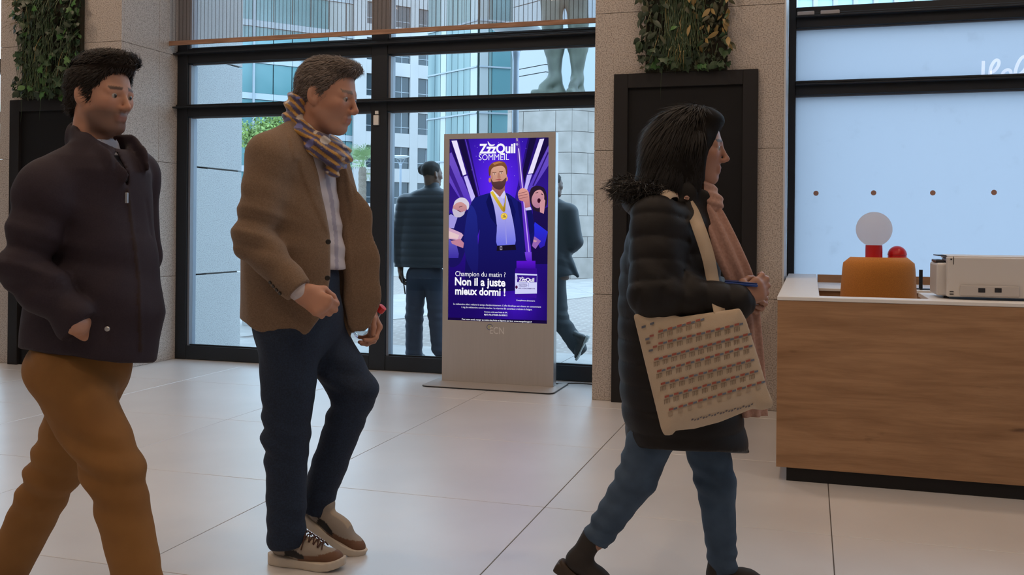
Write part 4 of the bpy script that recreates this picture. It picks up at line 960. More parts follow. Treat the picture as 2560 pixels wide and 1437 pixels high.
def shoe_parts(root, heel, toe, up, mats, kind='sneaker', w=0.047, name='shoe', colfn=None):
    """heel, toe: sole points on the person's frame; returns the shoe (upper) with its sole"""
    heel, toe, up = np.asarray(heel, float), np.asarray(toe, float), np.asarray(up, float); x = toe-heel; L_ = np.linalg.norm(x); x /= L_; up = up-x*(up@x); up /= np.linalg.norm(up); y = np.cross(up, x)
    M3 = np.stack([x, y, up], 1); W_ = lambda p: heel+M3@np.array(p, float); k = L_/0.29
    def plan(P, sc):
        q = (P-heel.astype(np.float32))@M3.astype(np.float32)/k; t = np.clip(q[..., 0]/0.29, 0, 1); hw = np.interp(t, [0, 0.06, 0.2, 0.45, 0.7, 0.86, 0.95, 1.0], [0.014, 0.031, 0.038, 0.037, 0.047, 0.043, 0.027, 0.008])*sc*w/0.047
        out = np.maximum(-q[..., 0], q[..., 0]-0.29); return q, np.maximum(np.abs(q[..., 1])-hw, out)
    up_s = Solid()
    if kind == 'sneaker':
        up_s.u(cap(W_((0.05*k, 0, 0.062*k)), W_((0.16*k, 0, 0.058*k)), 0.038*k, 0.040*k, y, 0.95), 0.02).u(cap(W_((0.14*k, 0, 0.052*k)), W_((0.245*k, 0, 0.036*k)), 0.040*k, 0.030*k, up, 0.85), 0.03).u(cap(W_((0.055*k, 0, 0.07*k)), W_((0.062*k, 0, 0.105*k)), 0.036*k, 0.038*k), 0.02)
        up_s.u(cap(W_((0.235*k, 0.006, 0.034*k)), W_((0.25*k, 0, 0.033*k)), 0.030*k, 0.028*k), 0.02)
    else:
        up_s.u(cap(W_((0.05*k, 0, 0.062*k)), W_((0.17*k, 0, 0.055*k)), 0.036*k, 0.038*k), 0.02).u(cap(W_((0.15*k, 0, 0.050*k)), W_((0.25*k, 0, 0.036*k)), 0.038*k, 0.026*k), 0.03).u(cap(W_((0.06*k, 0, 0.07*k)), W_((0.055*k, 0, 0.19*k)), 0.040*k, 0.046*k), 0.03)
        up_s.sub(half(W_((0.055*k, 0, 0.185*k)), -up), 0.004)
        up_s.ops[-1] = ('i', half(W_((0.055*k, 0, 0.190*k)), up), 0.004)
    up_s.cut(half(W_((0, 0, 0.022*k)), -up), 0.004)
    a = np.array([W_(p) for p in ((-0.02, -.07, -.01), (0.32*k, .07, .24*k), (-.02, .07, .24*k), (.32*k, -.07, -.01), (-.02, -.07, .24*k), (.32*k, .07, -.01))]); lo, hi = a.min(0), a.max(0)
    o = garment(name, root, up_s, lo, hi, 0.0045, mats[0], cols=(lambda V: colfn((V-heel.astype(np.float32))@M3.astype(np.float32)/k)) if colfn else None)
    so = Solid(); hh = 0.030 if kind == 'sneaker' else 0.024
    def solef(P):
        q, d = plan(P, 1.03); spring = 0.055*np.clip((q[..., 0]-0.20)/0.09, 0, 1)**2*0.35; zt = hh+0.010*np.clip((0.12-q[..., 0])/0.12, 0, 1)+spring
        dz = np.maximum(q[..., 2]-zt, spring-q[..., 2])
        if kind != 'sneaker': dz = np.maximum(dz, np.where((q[..., 0] > 0.075), 0.012-q[..., 2], -1))
        return (np.maximum(d, dz)*k).astype(np.float32)
    so.u(solef, 0); garment('sole', o, so, lo, hi, 0.004, mats[1])
    return o, W_, k

def strands(root, hair, grow, n, L_, col, seed=0, lift=.35, wid=.0011, keep=None):
    """fine hair locks lying on the hair volume; grow(points) gives the combing direction"""
    me = hair.data; nv = len(me.vertices); co = np.empty(nv*3, np.float32); me.vertices.foreach_get('co', co); co = co.reshape(-1, 3); no = np.empty(nv*3, np.float32); me.vertices.foreach_get('normal', no); no = no.reshape(-1, 3)
    rng = np.random.RandomState(seed); ids = rng.randint(0, nv, n); p = co[ids]; N_ = no[ids]; g = grow(p).astype(np.float32)
    if keep is not None: m = keep(p); p, N_, g = p[m], N_[m], g[m]
    n = len(p); g = g+rng.normal(0, .22, g.shape); g = g-N_*(g*N_).sum(1, keepdims=True); g /= np.linalg.norm(g, axis=1, keepdims=True)+1e-6; sd = np.cross(g, N_); ln = (L_*rng.uniform(.6, 1.3, (n, 1))).astype(np.float32); up = lift*rng.uniform(.2, 1.2, (n, 1))
    a = p-N_*.002; b = a+g*ln*.5+N_*ln*.5*up; c = a+g*ln+N_*ln*up*.35
    V = np.stack([a-sd*wid, a+sd*wid, b-sd*wid, b+sd*wid, c], 1).reshape(-1, 3); k = np.arange(n)[:, None]*5
    Q = [tuple(r) for r in (k+np.array([0, 1, 3, 2])).tolist()]+[tuple(r) for r in (k+np.array([2, 3, 4])).tolist()]
    m2 = raw(V, Q); cc = np.array(col)[None]*rng.uniform(.5, 1.6, (n, 1)); set_cols(m2, np.repeat(np.concatenate([cc, np.ones((n, 1))], 1), 5, 0)); obj('hair_strands', m2, pbr('hair_strand', (.02, .015, .01), .55, attr='Col', spec=.3), hair, local=True, kind='stuff')
# ================================================================ PEOPLE
def torso_rows(fr, rows, head_ang=None):
    out = []
    for v, ul, ur, b in rows:
        c = fr.P((ul+ur)/2, v, 0.0); a1, a2 = fr.P(ul, v, 0.0), fr.P(ur, v, 0.0)
        w = fr.world(np.array([c], np.float32))[0]; view = np.array([w[0], w[1]])-CAMP[:2]; dep = np.linalg.norm(view); view /= dep
        pxm = F_PX/(w[0]*_sy+w[1]*_cy); cosv = view[0]*_sy+view[1]*_cy; hx = np.array([math.cos(fr.a), math.sin(fr.a)])
        cphi = abs(hx[0]*view[1]-hx[1]*view[0]); sphi = abs(hx@view); hw = (ur-ul)/2/pxm*cosv
        a = math.sqrt(max(hw*hw-(b*sphi)**2, 0.06**2))/max(cphi, 0.3)
        out.append((c[2], c[0], 0.0, max(a, 0.06), b))
    return out
def body_core(S_, J, trows, k=0.72):
    zh = min(J['hipR'][2], J['hipL'][2])-0.02; S_.u(stack([(z, cx, cy, a*k, b*k) for z, cx, cy, a, b in trows if z > zh]), 0.03)
    for s in 'RL':
        S_.u(cap(J['sh'+s], J['el'+s], 0.045, 0.036), 0.03); S_.u(cap(J['el'+s], J['wr'+s], 0.036, 0.026), 0.02)
        S_.u(cap(J['hip'+s], J['kn'+s], 0.066, 0.048), 0.04); S_.u(cap(J['kn'+s], J['an'+s], 0.046, 0.034), 0.02)
        f = J['an'+s]+np.array([0.07, 0, -0.055]); S_.u(cap(J['an'+s], J.get('ft'+s, f), 0.026, 0.016), 0.01)
def bounds(pts, m=0.12):
    a = np.array([np.asarray(p, float) for p in pts]); return a.min(0)-m, a.max(0)+m
def button(parent, p, n, r, mat, name='button'):
    n = Vector([float(x) for x in n]).normalized(); M = Matrix.Translation([float(x) for x in p]) @ n.to_track_quat('Z', 'Y').to_matrix().to_4x4()
    return obj(name, lathe([(r, -0.002), (r, 0.002), (r*0.8, 0.0035), (0, 0.003)], (0, 0, 0), 16, M), mat, parent, local=True)

# ---------------------------------------------------------------- man in the brown blazer
def blazer_man():
    fr = Frame(-1.75, 3.21, 0.0); P = fr.P; SC = 700.0
    J = dict(shR=P(676, 395, -.19), elR=P(632, 600, -.25), wrR=P(748, 728, -.235), shL=P(815, 385, .19), elL=P(878, 590, .25), wrL=P(915, 762, .225),
             hipR=P(725, 850, -.095), knR=P(716, 1090, -.10), anR=P(716, 1335, -.10), hipL=P(800, 850, .095), knL=P(890, 975, .105), anL=P(788, 1262, .10), ftL=P(825, 1320, .10))
    hc, hR = P(820, 242, -.0), rot('y', 0.20)@rot('x', 0.0); hs = 1.12
    nb = P(752, 385, 0)
    rows = torso_rows(fr, [(330, 705, 800, .09), (352, 668, 828, .15), (385, 636, 845, .195), (450, 618, 850, .20), (550, 605, 862, .195), (640, 603, 872, .19), (700, 602, 872, .19), (780, 600, 880, .20), (870, 600, 880, .205)])
    shirt_rows = [(z, cx+0.004, cy, a-0.014, b-0.016) for z, cx, cy, a, b in rows]
    # body
    B = Solid(); body_core(B, J, rows); T_ = head_ops(B, hc, hR, hs, neck=nb)
    hand_ops(B, J['wrR'], P(812, 768, -.225)-J['wrR'], np.array([0.25, 1.0, -0.5]), 1, (1.15, 1.25, 0.8), 0.03, 1.12, 0.8)
    hand_ops(B, J['wrL'], np.array([0.42, 0.05, -0.9]), np.array([-0.55, -0.75, -0.2]), -1, (0.75, 0.8, 0.5), 0.05, 1.08, 0.5)
    pts = list(J.values())+[hc+[0, 0, .16], hc+[.14, 0, 0], J['wrR']+[.2, 0, -.1], J['wrL']+[.15, 0, -.2], [0, 0, 0]]
    lo, hi = bounds(pts, 0.09); tone = (0.47, 0.235, 0.155)
    root = person_root(fr, B, lo, hi, 0.0048, 'man in a brown blazer, patterned scarf and dark jeans walking past the window', lambda V: skin_cols(V, hc, hR, hs, tone, (0.40, 0.14, 0.11), (0.16, 0.12, 0.10), 0.25, (0.33, 0.22, 0.18)))
    eyes(root, T_, hs)
    # hair
    Hh = Solid().u(ell(T_((-0.018, 0, 0.042)), np.array([0.103, 0.083, 0.090])*hs, hR), .01).u(ell(T_((0.045, 0, 0.105)), np.array([0.055, 0.06, 0.026])*hs, hR), .03).u(ell(T_((-0.07, 0, -0.02)), np.array([0.04, 0.06, 0.06])*hs, hR), .03)
    Hh.sub(ell(T_((0.105, 0, -0.015)), np.array([0.095, 0.12, 0.100])*hs, hR), .012).sub(ell(T_((0.0, 0, -0.085)), np.array([0.10, 0.12, 0.062])*hs, hR), .012)
    for y in (-1, 1): Hh.sub(ell(T_((-0.008, y*0.085, -0.012)), np.array([0.024, 0.02, 0.042])*hs, hR), .006)
    Hh.disp(lambda Q: 0.0010*np.sin(Q@(hR@np.array([60, 420, 130], np.float32))+2*noise3(Q, 40, 3)).astype(np.float32))
    hr = garment('hair', root, Hh, *bounds([hc], 0.2), 0.004, pbr('grey_hair', (0.10, 0.08, 0.07), 0.75, spec=.2, col2=(0.06, 0.05, 0.045), nscale=40, stretch=(1, 6, 2)), label='short greying hair')
    strands(root, hr, lambda p: np.tile((hR@np.array([-.75, 0, -.45])), (len(p), 1))+.5*(p-V3(T_((.06, 0, .10))))*[0, 6, 6], 9000, .030, (0.15, 0.12, 0.105), 1)
    # shirt
    Sh = Solid().u(stack(shirt_rows), .01).cut(half(P(800, 672, 0), (0, 0, -1)), .004)
    Sh.u(cap(nb+[-.01, 0, -.02], P(775, 345, 0), .078, .073), .03)
    for s in 'RL': Sh.u(cap(J['wr'+s]-(J['wr'+s]-J['el'+s])/np.linalg.norm(J['wr'+s]-J['el'+s])*0.05, J['wr'+s]+(J['wr'+s]-J['el'+s])/np.linalg.norm(J['wr'+s]-J['el'+s])*0.0, .036, .036), .01)
    Sh.disp(folds(P(850, 600, 0), (0.3, 0.2, 1), 14, .004, .16, 5))
    plk = fr.poly([(818, 420), (834, 500), (846, 600), (846, 680), (838, 680), (836, 600), (824, 500), (808, 420)], SC)
    garment('shirt', root, Sh, *bounds([J['shR'], J['shL'], J['wrR'], J['wrL'], P(800, 790, 0), hc], .12), .0065, pbr('pale_shirt', (0.55, 0.50, 0.53), 0.8, attr='Col', bump=.05, bscale=300),
            cols=lambda V: np.where(plk(V)[:, None] < 0, [[0.33, 0.30, 0.36, 1]], [[0.52, 0.475, 0.50, 1]]), label='pale lilac shirt worn open at the collar')
    # blazer
    Jk = Solid().u(stack(rows), .01)
    for s in 'RL':
        Jk.u(cap(J['sh'+s], J['el'+s], .080, .068), .05); Jk.u(cap(J['el'+s], J['wr'+s], .070, .052), .02)
    Jk.u(cap(P(735, 325, -.08), P(672, 385, -.17), .04, .07), .05)
    op = [(768, 335), (793, 430), (813, 520), (826, 600), (826, 690), (818, 740), (800, 795), (772, 832), (745, 850), (760, 930), (960, 930), (905, 800), (885, 720), (878, 640), (872, 560), (868, 480), (858, 400), (850, 335)]
    Jk.sub(fr.poly(op, SC, ymax=.115, xmin=P(770, 600, 0)[0]-.02), .006)
    neckhole = cap(P(778, 330, 0)+[0, 0, .1], P(770, 395, 0), .07, .062); Jk.sub(neckhole, .008)
    Jk.cut(lambda Q: -fr.poly([(540, 760), (597, 796), (650, 830), (720, 846), (1010, 846), (1010, 1100), (540, 1100)], SC)(Q), .005)
    nrm = np.array([0.48, -0.88, 0])
    ch = [P(846, 420, .10), P(886, 540, .115), P(902, 650, .12), P(906, 740, .12), P(900, 800, .12)]
    for i in range(4): Jk.u(cap(ch[i], ch[i+1], (.025, .05, .055, .054)[i], (.05, .055, .054, .045)[i], nrm, .26), .02)
    for s in 'RL':
        d = (J['wr'+s]-J['el'+s]); d /= np.linalg.norm(d); Jk.cut(half(J['wr'+s]-d*0.012, d) if False else (lambda Q, p=J['wr'+s]-d*0.002, d=d: np.where(((Q-V3(p))**2).sum(-1) < .08**2, (Q-V3(p))@V3(d), -1).astype(np.float32)), .003)
    Jk.disp(folds(P(640, 575, -.25), J['shR']-J['elR'], 12, .012, .08, 2)); Jk.disp(folds(P(690, 670, -.25), J['wrR']-J['elR'], 10, .004, .09, 8)); Jk.disp(folds(P(700, 480, -.2), (0.6, 0.1, 1), 7, .005, .12, 4)); Jk.disp(folds(P(650, 780, -.15), (1, 0, 0.2), 6, .004, .12, 7))
    lap = fr.poly([(724, 300), (745, 335), (775, 410), (808, 505), (824, 590), (806, 560), (775, 490), (752, 430), (748, 400), (735, 402), (722, 340)], SC, ymax=.0); Jk.disp(relief(lap, .006, .003))
    lap2 = fr.poly([(858, 400), (872, 440), (890, 520), (880, 560), (868, 490)], SC, ymin=0.0); Jk.disp(relief(lap2, .005, .003))
    pk = fr.poly([(632, 706), (702, 716), (700, 738), (632, 728)], SC, ymax=-.05)
    M_bz = pbr('brown_wool', (0.225, 0.145, 0.092), 0.9, col2=(0.165, 0.104, 0.063), nscale=260, ndetail=2, bump=.12, bscale=500, sheen=.1)
    bz = garment('blazer', root, Jk, *bounds([J['shR'], J['shL'], J['elR'], J['elL'], J['wrR'], J['wrL'], P(600, 800, 0), P(930, 850, .1), P(740, 300, 0)], .12), .006, M_bz, label='brown wool blazer hanging open')
    M_btn = pbr('dark_button', (0.015, 0.012, 0.01), 0.4)
    for u, v, l in ((817, 604, -.13), (815, 694, -.145)): button(bz, P(u, v, l)+[0.012, -0.012, 0], (0.6, -0.8, 0.05), .0095, M_btn)
    d = (J['wrR']-J['elR'])/np.linalg.norm(J['wrR']-J['elR'])
    for q in range(4): button(bz, J['wrR']-d*(.035+.017*q)+np.array([-0.022, -.046, -.030]), (-.3, -.85, -.4), .0065, M_btn)
    # scarf
    Sc = Solid(); ring = [P(742, 262, -.05), P(735, 300, -.065), P(752, 335, -.085), P(790, 362, -.08), P(832, 388, -.035), P(852, 392, .02), P(838, 372, .07), P(800, 335, .085), P(765, 290, .07), P(745, 262, .03)]
    for i in range(len(ring)): Sc.u(cap(ring[i], ring[(i+1) % len(ring)], .037, .037), .02)
    Sc.u(cap(P(742, 258, -.05), P(738, 236, -.03), .028, .02), .02).u(cap(P(838, 392, -.03), P(832, 425, -.03), .034, .028), .02).u(cap(P(850, 380, -.01), P(868, 392, 0), .025, .018), .02)
    Sc.disp(lambda Q: 0.006*np.sin(Q@np.array([70, 20, 150], np.float32)+2.5*noise3(Q, 25, 6)).astype(np.float32)); Sc.sub(neckhole if False else cap(hc+[-.02, 0, 0], nb, .058, .062), .004)
    def scol(V):
        n1 = np.sin(V@np.array([120, 60, 210], np.float32)+6.0*noise3(V, 34, 1)); n2 = noise3(V, 110, 2); c = np.tile(np.array([[0.07, 0.06, 0.14, 1]], np.float32), (len(V), 1))
        c[n1 > 0.25] = (0.50, 0.26, 0.05, 1); c[(n1 > 0.0) & (n1 < .25)] = (0.10, 0.04, 0.03, 1); c[(n2 > .38)] = (0.60, 0.52, 0.45, 1); c[n2 < -.42] = (0.16, 0.17, 0.42, 1); return c
    garment('scarf', root, Sc, *bounds(ring, .09), .004, pbr('patterned_silk', (.3, .2, .2), 0.45, attr='Col', sheen=.3), cols=scol, label='blue, gold and brown patterned scarf')
    # jeans
    Tr = Solid().u(ell(P(745, 800, 0), (.165, .175, .16)), .03)
    rr = {'R': (.112, .082, .068, .070), 'L': (.108, .080, .064, .064)}
    for s in 'RL':
        r = rr[s]; Tr.u(cap(J['hip'+s], J['kn'+s], r[0], r[1]), .05 if s == 'R' else .03); mid = J['kn'+s]*.35+J['an'+s]*.65; Tr.u(cap(J['kn'+s], mid, r[1], r[2]), .02); Tr.u(cap(mid, J['an'+s]+(J['an'+s]-J['kn'+s])*0.035, r[2], r[3]), .02)
        Tr.disp(folds(J['kn'+s]+[-.05, 0, 0], (0.35, 0, 1), 13, .009, .09, 3)); Tr.disp(folds(J['an'+s]+[0, 0, .06], (0.3, .1, 1), 14, .005, .07, 9))
    Tr.u(cap(P(748, 700, 0), P(746, 760, 0), .15, .155, (1, 0, 0), .98), .03); Tr.cut(half(P(760, 655, 0), (0, 0, 1)), .004)
    Tr.cut(lambda Q, a=J['anR']+np.array([0, 0, -.045]): np.where(Q[..., 1] < 0, a[2]+0.10*(Q[..., 0]-a[0])-Q[..., 2], -1).astype(np.float32), .002)
    dl = (J['anL']-J['knL']); dl /= np.linalg.norm(dl); Tr.cut(lambda Q: np.where(Q[..., 1] > 0.0, (Q-V3(J['anL']+dl*0.02))@V3(dl), -1).astype(np.float32), .002)
    Tr.disp(folds(P(745, 900, -.1), (1, 0, .5), 9, .004, .12, 6))
    garment('jeans', root, Tr, *bounds([J[k] for k in ('hipR', 'hipL', 'knR', 'knL', 'anR', 'anL')]+[P(740, 700, 0)], .17), .0065, pbr('dark_denim', (0.006, 0.014, 0.034), 0.85, col2=(0.011, 0.025, 0.055), nscale=180, ndetail=3, bump=.08, bscale=500), label='dark blue jeans')
    # shoes
    M_sh = pbr('sneaker_upper', (.4, .35, .3), 0.7, attr='Col'); M_so = pbr('cream_sole', (0.62, 0.55, 0.46), 0.6)
    def scols(q):
        x, y, z = q[:, 0], q[:, 1], q[:, 2]; c = np.tile(np.array([[0.30, 0.255, 0.215, 1]], np.float32), (len(q), 1))
        c[(z < 0.052+0.02*np.clip((x-.2)/.08, 0, 1)) & (x > 0.13)] = (0.155, 0.075, 0.040, 1); c[(x < .03)] = (0.15, 0.08, 0.05, 1)
        c[(z < .066) & (x > .075) & (x < .155) & (z > .038-.0*(x)) & (z < .075-.35*(x-.09))] = (0.012, 0.012, 0.014, 1); c[(np.abs(y) < .02) & (z > .066) & (x > .1) & (x < .19)] = (0.42, 0.33, 0.24, 1); return c
    hR_, tR_ = GZ(674, 1404)-fr.o, GZ(857, 1424)-fr.o
    tR_ = hR_+(tR_-hR_)*(0.30/np.linalg.norm(tR_-hR_)); o, W_, k = shoe_parts(root, hR_, tR_, (0, 0, 1), (M_sh, M_so), 'sneaker', .049, 'shoe', scols); tag(o, label='grey, black and brown sneaker with cream sole')
    M_lace = pbr('brown_lace', (0.06, 0.022, 0.014), 0.8)
    bm = bmesh.new()
    for q in range(5):
        x = 0.136+0.017*q; z = .1275-.0083*q
        add_tube(bm, [W_((x, -.026, z-.016)), W_((x+.004, -.010, z-.002)), W_((x+.012, .010, z-.004)), W_((x+.016, .026, z-.020))], .0026, 6); add_tube(bm, [W_((x, .026, z-.016)), W_((x+.004, .010, z)), W_((x+.012, -.010, z-.003)), W_((x+.016, -.026, z-.020))], .0026, 6)
    add_tube(bm, [W_((.140, 0, .1275)), W_((.132, -.034, .122)), W_((.118, -.050, .088)), W_((.135, -.036, .110))], .0024, 6); add_tube(bm, [W_((.140, 0, .1275)), W_((.155, -.036, .108)), W_((.15, -.048, .072))], .0024, 6)
    obj('laces', bm_mesh(bm), M_lace, o, local=True)
    hl, tl = P(752, 1296, .10), P(848, 1362, .10); tl = hl+(tl-hl)*(0.29/np.linalg.norm(tl-hl)); upv = np.cross(tl-hl, [0, 1, 0]); upv = upv if upv[2] > 0 else -upv
    o, W_, k = shoe_parts(root, hl, tl, upv, (M_sh, M_so), 'sneaker', .047, 'shoe', scols)
    # bottle in the far hand
    a, b = fr.world(np.array([P(893, 838, .235), P(950, 775, .235)], np.float32)); d = Vector(b-a).normalized(); M = Matrix.Translation(a) @ d.to_track_quat('Z', 'Y').to_matrix().to_4x4(); L_ = float(np.linalg.norm(b-a))
    bo = empty('water_bottle', tuple(a), 'clear plastic water bottle with red cap held by the man in the blazer', 'bottle')
    obj('bottle_body', lathe([(0, 0.0), (.022, .0), (.025, .006)]+[(.025-.0015*(i % 2), .01+i*.008) for i in range(8)]+[(.024, .08), (.014, L_-.012), (.012, L_-.004), (.0, L_-.003)], (0, 0, 0), 24, M), glass('clear_plastic', (.90, .92, .93)), bo, smooth=True)
    obj('cap', lathe([(.016, L_-.006), (.017, L_), (.0165, L_+.018), (.0, L_+.019)], (0, 0, 0), 20, M), pbr('red_plastic_cap', (.62, .015, .02), .4), bo, label='red cap')
blazer_man()
def spline(pts, m=10):
    Q = np.array(pts, float); tt = np.linspace(0, len(Q)-1, m*len(Q)); k = np.clip(tt.astype(int), 0, len(Q)-2); f = (tt-k)[:, None]; p0, p1, p2, p3 = Q[np.maximum(k-1, 0)], Q[k], Q[k+1], Q[np.minimum(k+2, len(Q)-1)]
    return 0.5*((2*p1)+(-p0+p2)*f+(2*p0-5*p1+4*p2-p3)*f**2+(-p0+3*p1-3*p2+p3)*f**3)
def cloth_strip(pts, widths, nrm, waves=2.5, amp=.008, th=.004, n=17, seed=0):
    C = spline(pts); w = np.interp(np.linspace(0, 1, len(C)), np.linspace(0, 1, len(widths)), widths); V, Fc = [], []; m = 2*n; n0 = np.asarray(nrm, float)
    for i, c in enumerate(C):
        t = C[min(i+1, len(C)-1)]-C[max(i-1, 0)]; t /= np.linalg.norm(t); nn = n0-t*(n0@t); nn /= np.linalg.norm(nn); sd = np.cross(t, nn); row = []
        for j in range(n):
            s = -1+2*j/(n-1); q = c+sd*s*w[i]+nn*(amp*math.cos(waves*math.pi*s+.6*math.sin(i*.11+seed))-.25*w[i]*s*s); row.append(q)
        e = th*np.sqrt(np.maximum(0, 1-np.linspace(-1, 1, n)**8))+.0005
        V += [q+nn*e[j] for j, q in enumerate(row)]+[q-nn*e[j] for j, q in list(enumerate(row))[::-1]]
    for i in range(len(C)-1):
        for j in range(m): a = i*m; Fc.append((a+j, a+(j+1) % m, a+m+(j+1) % m, a+m+j))
    Fc.append(tuple(range(m))[::-1]); Fc.append(tuple(range((len(C)-1)*m, len(C)*m))); return raw(V, Fc)
def band(S_, pts, r, flat=.3, k=.012, axis=None):
    for i in range(len(pts)-1):
        a, b = np.asarray(pts[i], float), np.asarray(pts[i+1], float); ax = np.cross(b-a, [0, 0, 1.0]) if axis is None else np.asarray(axis, float)
        ra, rb = (r[i], r[i+1]) if isinstance(r, (list, tuple)) else (r, r)
        S_.u(cap(a, b, ra, rb, ax/np.linalg.norm(ax), flat), k)
# ---------------------------------------------------------------- man in the dark jacket and ochre trousers
def jacket_man():
    o_ = GZ(240, 1592); fr = Frame(o_[0], o_[1]+.02, 0.0); P = fr.P; SC = 838.0
    J = dict(shR=P(118, 478, -.175), elR=P(62, 675, -.235), wrR=P(196, 812, -.185), shL=P(330, 440, .175), elL=P(345, 640, .20), wrL=P(318, 735, .09),
             hipR=P(165, 935, -.09), knR=P(286, 1175, -.09), anR=P(362, 1520, -.09), hipL=P(235, 935, .09), knL=P(140, 1170, .09), anL=P(-30, 1520, .09))
    hc, hs = P(256, 240, 0), 0.95; hR = rot('z', -0.10)@rot('y', 0.10); nb = P(225, 400, 0)
    rows = torso_rows(fr, [(372, 190, 320, .085), (398, 140, 360, .14), (430, 110, 378, .165), (500, 92, 382, .17), (580, 85, 386, .17), (680, 75, 400, .175), (780, 62, 411, .18), (860, 54, 398, .18), (915, 52, 388, .175)])
    B = Solid(); body_core(B, J, rows, .6); T_ = head_ops(B, hc, hR, hs, neck=nb)
    hand_ops(B, J['wrR'], P(278, 812, .02)-J['wrR'], np.array([0.1, 1.0, -0.2]), 1, (0.2, 0.2, 0.1), 0.03, 0.95, 0.3, wr=.028)
    hand_ops(B, J['wrL'], np.array([-0.35, -0.1, -0.9]), np.array([-0.3, -0.9, 0]), -1, (0.5, 0.5, 0.4), 0.05, 0.9, 0.4)
    lo, hi = bounds(list(J.values())+[hc+[0, 0, .16], hc+[.14, 0, 0], J['wrL']+[.1, 0, -.15], J['wrR']+[.2, 0, 0], [0, 0, 0]], .09); tone = (0.46, 0.235, 0.155)
    root = person_root(fr, B, lo, hi, .0048, 'man in a dark zipped jacket and ochre trousers, hand in pocket, at far left', lambda V: skin_cols(V, hc, hR, hs, tone, (0.34, 0.13, 0.10), (0.03, 0.02, 0.018), 0.72, (0.085, 0.055, 0.045)))
    eyes(root, T_, hs)
    Hh = Solid().u(ell(T_((-0.016, 0, 0.046)), np.array([0.106, 0.084, 0.092])*hs, hR), .01).u(ell(T_((0.040, 0, 0.108)), np.array([0.068, 0.066, 0.034])*hs, hR), .03).u(ell(T_((-0.07, 0, -0.01)), np.array([0.042, 0.062, 0.07])*hs, hR), .03)
    Hh.sub(ell(T_((0.108, 0, -0.012)), np.array([0.092, 0.12, 0.100])*hs, hR), .012).sub(ell(T_((0.0, 0, -0.088)), np.array([0.10, 0.12, 0.062])*hs, hR), .012)
    for y in (-1, 1): Hh.sub(ell(T_((-0.008, y*0.086, -0.012)), np.array([0.024, 0.02, 0.042])*hs, hR), .006)
    Hh.disp(lambda Q: (0.0006*np.sin(Q@(hR@np.array([120, 330, 90], np.float32))+3*noise3(Q, 45, 3))+0.003*noise3(Q, 55, 9)).astype(np.float32))
    hr = garment('hair', root, Hh, *bounds([hc], .2), .004, pbr('dark_brown_hair', (0.010, 0.0065, 0.005), 0.8, spec=.15, col2=(0.016, 0.010, 0.008), nscale=50), label='dark swept-up hair')
    strands(root, hr, lambda p: np.where((p[:, 2:3] > T_((0, 0, .085))[2]), (hR@np.array([.8, 0, .5]))[None], (hR@np.array([-.7, 0, -.6]))[None]), 10000, .034, (0.013, 0.0085, 0.007), 2, .45)
    # shirt collar
    Sh = Solid().u(cap(nb+[0, 0, -.02], P(240, 372, 0), .072, .066), .02).u(stack([(z, cx, cy, a-.03, b-.03) for z, cx, cy, a, b in rows[:6]]), .02).sub(cap(hc, nb+[0.01, 0, .02], .055, .058), .006)
    garment('shirt', root, Sh, *bounds([nb, J['shR'], J['shL'], P(200, 700, 0)], .12), .007, pbr('blue_grey_shirt', (0.30, 0.33, 0.42), 0.8))
    # jacket
    Jk = Solid(); d = (J['wrR']-J['elR']); d /= np.linalg.norm(d)
    for s in 'RL': Jk.u(cap(J['sh'+s], J['el'+s], .076, .070), .05); Jk.u(cap(J['el'+s], J['wr'+s], .070, .056), .02)
    Jk.cut(lambda Q: np.where(((Q-V3(J['wrR']))**2).sum(-1) < .09**2, (Q-V3(J['wrR']+d*.004))@V3(d), -1).astype(np.float32), .003)
    Jk.u(stack(rows, 2.2), .012).u(cap(P(215, 385, -.06), J['shR'], .05, .075), .06).u(cap(P(285, 380, .06), J['shL'], .05, .07), .06)
    Jk.sub(cap(P(262, 330, 0), P(250, 415, 0), .066, .062), .006)
    Jk.sub(fr.poly([(288, 370), (322, 440), (318, 478), (306, 430), (284, 395)], SC, xmin=nb[0]+.02), .006)
    Jk.cut(lambda Q: -fr.poly([(-80, 850), (50, 872), (200, 892), (300, 906), (420, 906), (420, 1300), (-80, 1300)], SC)(Q), .005)
    pk = fr.poly([(252, 795), (262, 790), (275, 850), (262, 860)], SC, ymax=0); Jk.disp(relief(pk, -.004, .004))
    Jk.disp(folds(P(60, 640, -.27), J['shR']-J['elR'], 10, .013, .10, 2)); Jk.disp(folds(P(130, 750, -.22), d, 9, .009, .10, 5)); Jk.disp(folds(P(280, 720, -.1), (0.3, 0.2, 1), 6, .006, .16, 6)); Jk.disp(folds(P(180, 480, -.18), (.8, 0, .7), 7, .005, .12, 7))
    zipm = fr.poly([(314, 470), (322, 470), (352, 700), (356, 880), (346, 880), (342, 700)], SC, xmin=0.0); Jk.disp(relief(zipm, .004, .003))
    pz = fr.poly([(362, 500), (366, 500), (380, 590), (375, 590)], SC, xmin=0.0); Jk.disp(relief(pz, -.004, .003))
    col = [P(212, 372, -.075), P(186, 354, -.045), P(182, 346, .0), P(205, 350, .06), P(270, 362, .085), P(325, 375, .072)]
    band(Jk, col, .038, .3, .015); band(Jk, [col[0], P(255, 412, -.085), P(300, 438, -.065)], [.038, .042, .026], .3, .012); band(Jk, [col[-1], P(352, 398, .055), P(368, 418, .035)], [.042, .034, .014], .32, .01)
    M_jk = pbr('dark_plum_softshell', (0.030, 0.021, 0.027), 0.75, col2=(0.82, 0.8, 0.82), nscale=250, bump=.05, bscale=600, spec=.25, attr='Col')
    def jcol(V): c = np.tile(np.array([[0.030, 0.021, 0.029, 1]], np.float32), (len(V), 1)); c[zipm(V) < 0] = (0.028, 0.014, 0.012, 1); return c
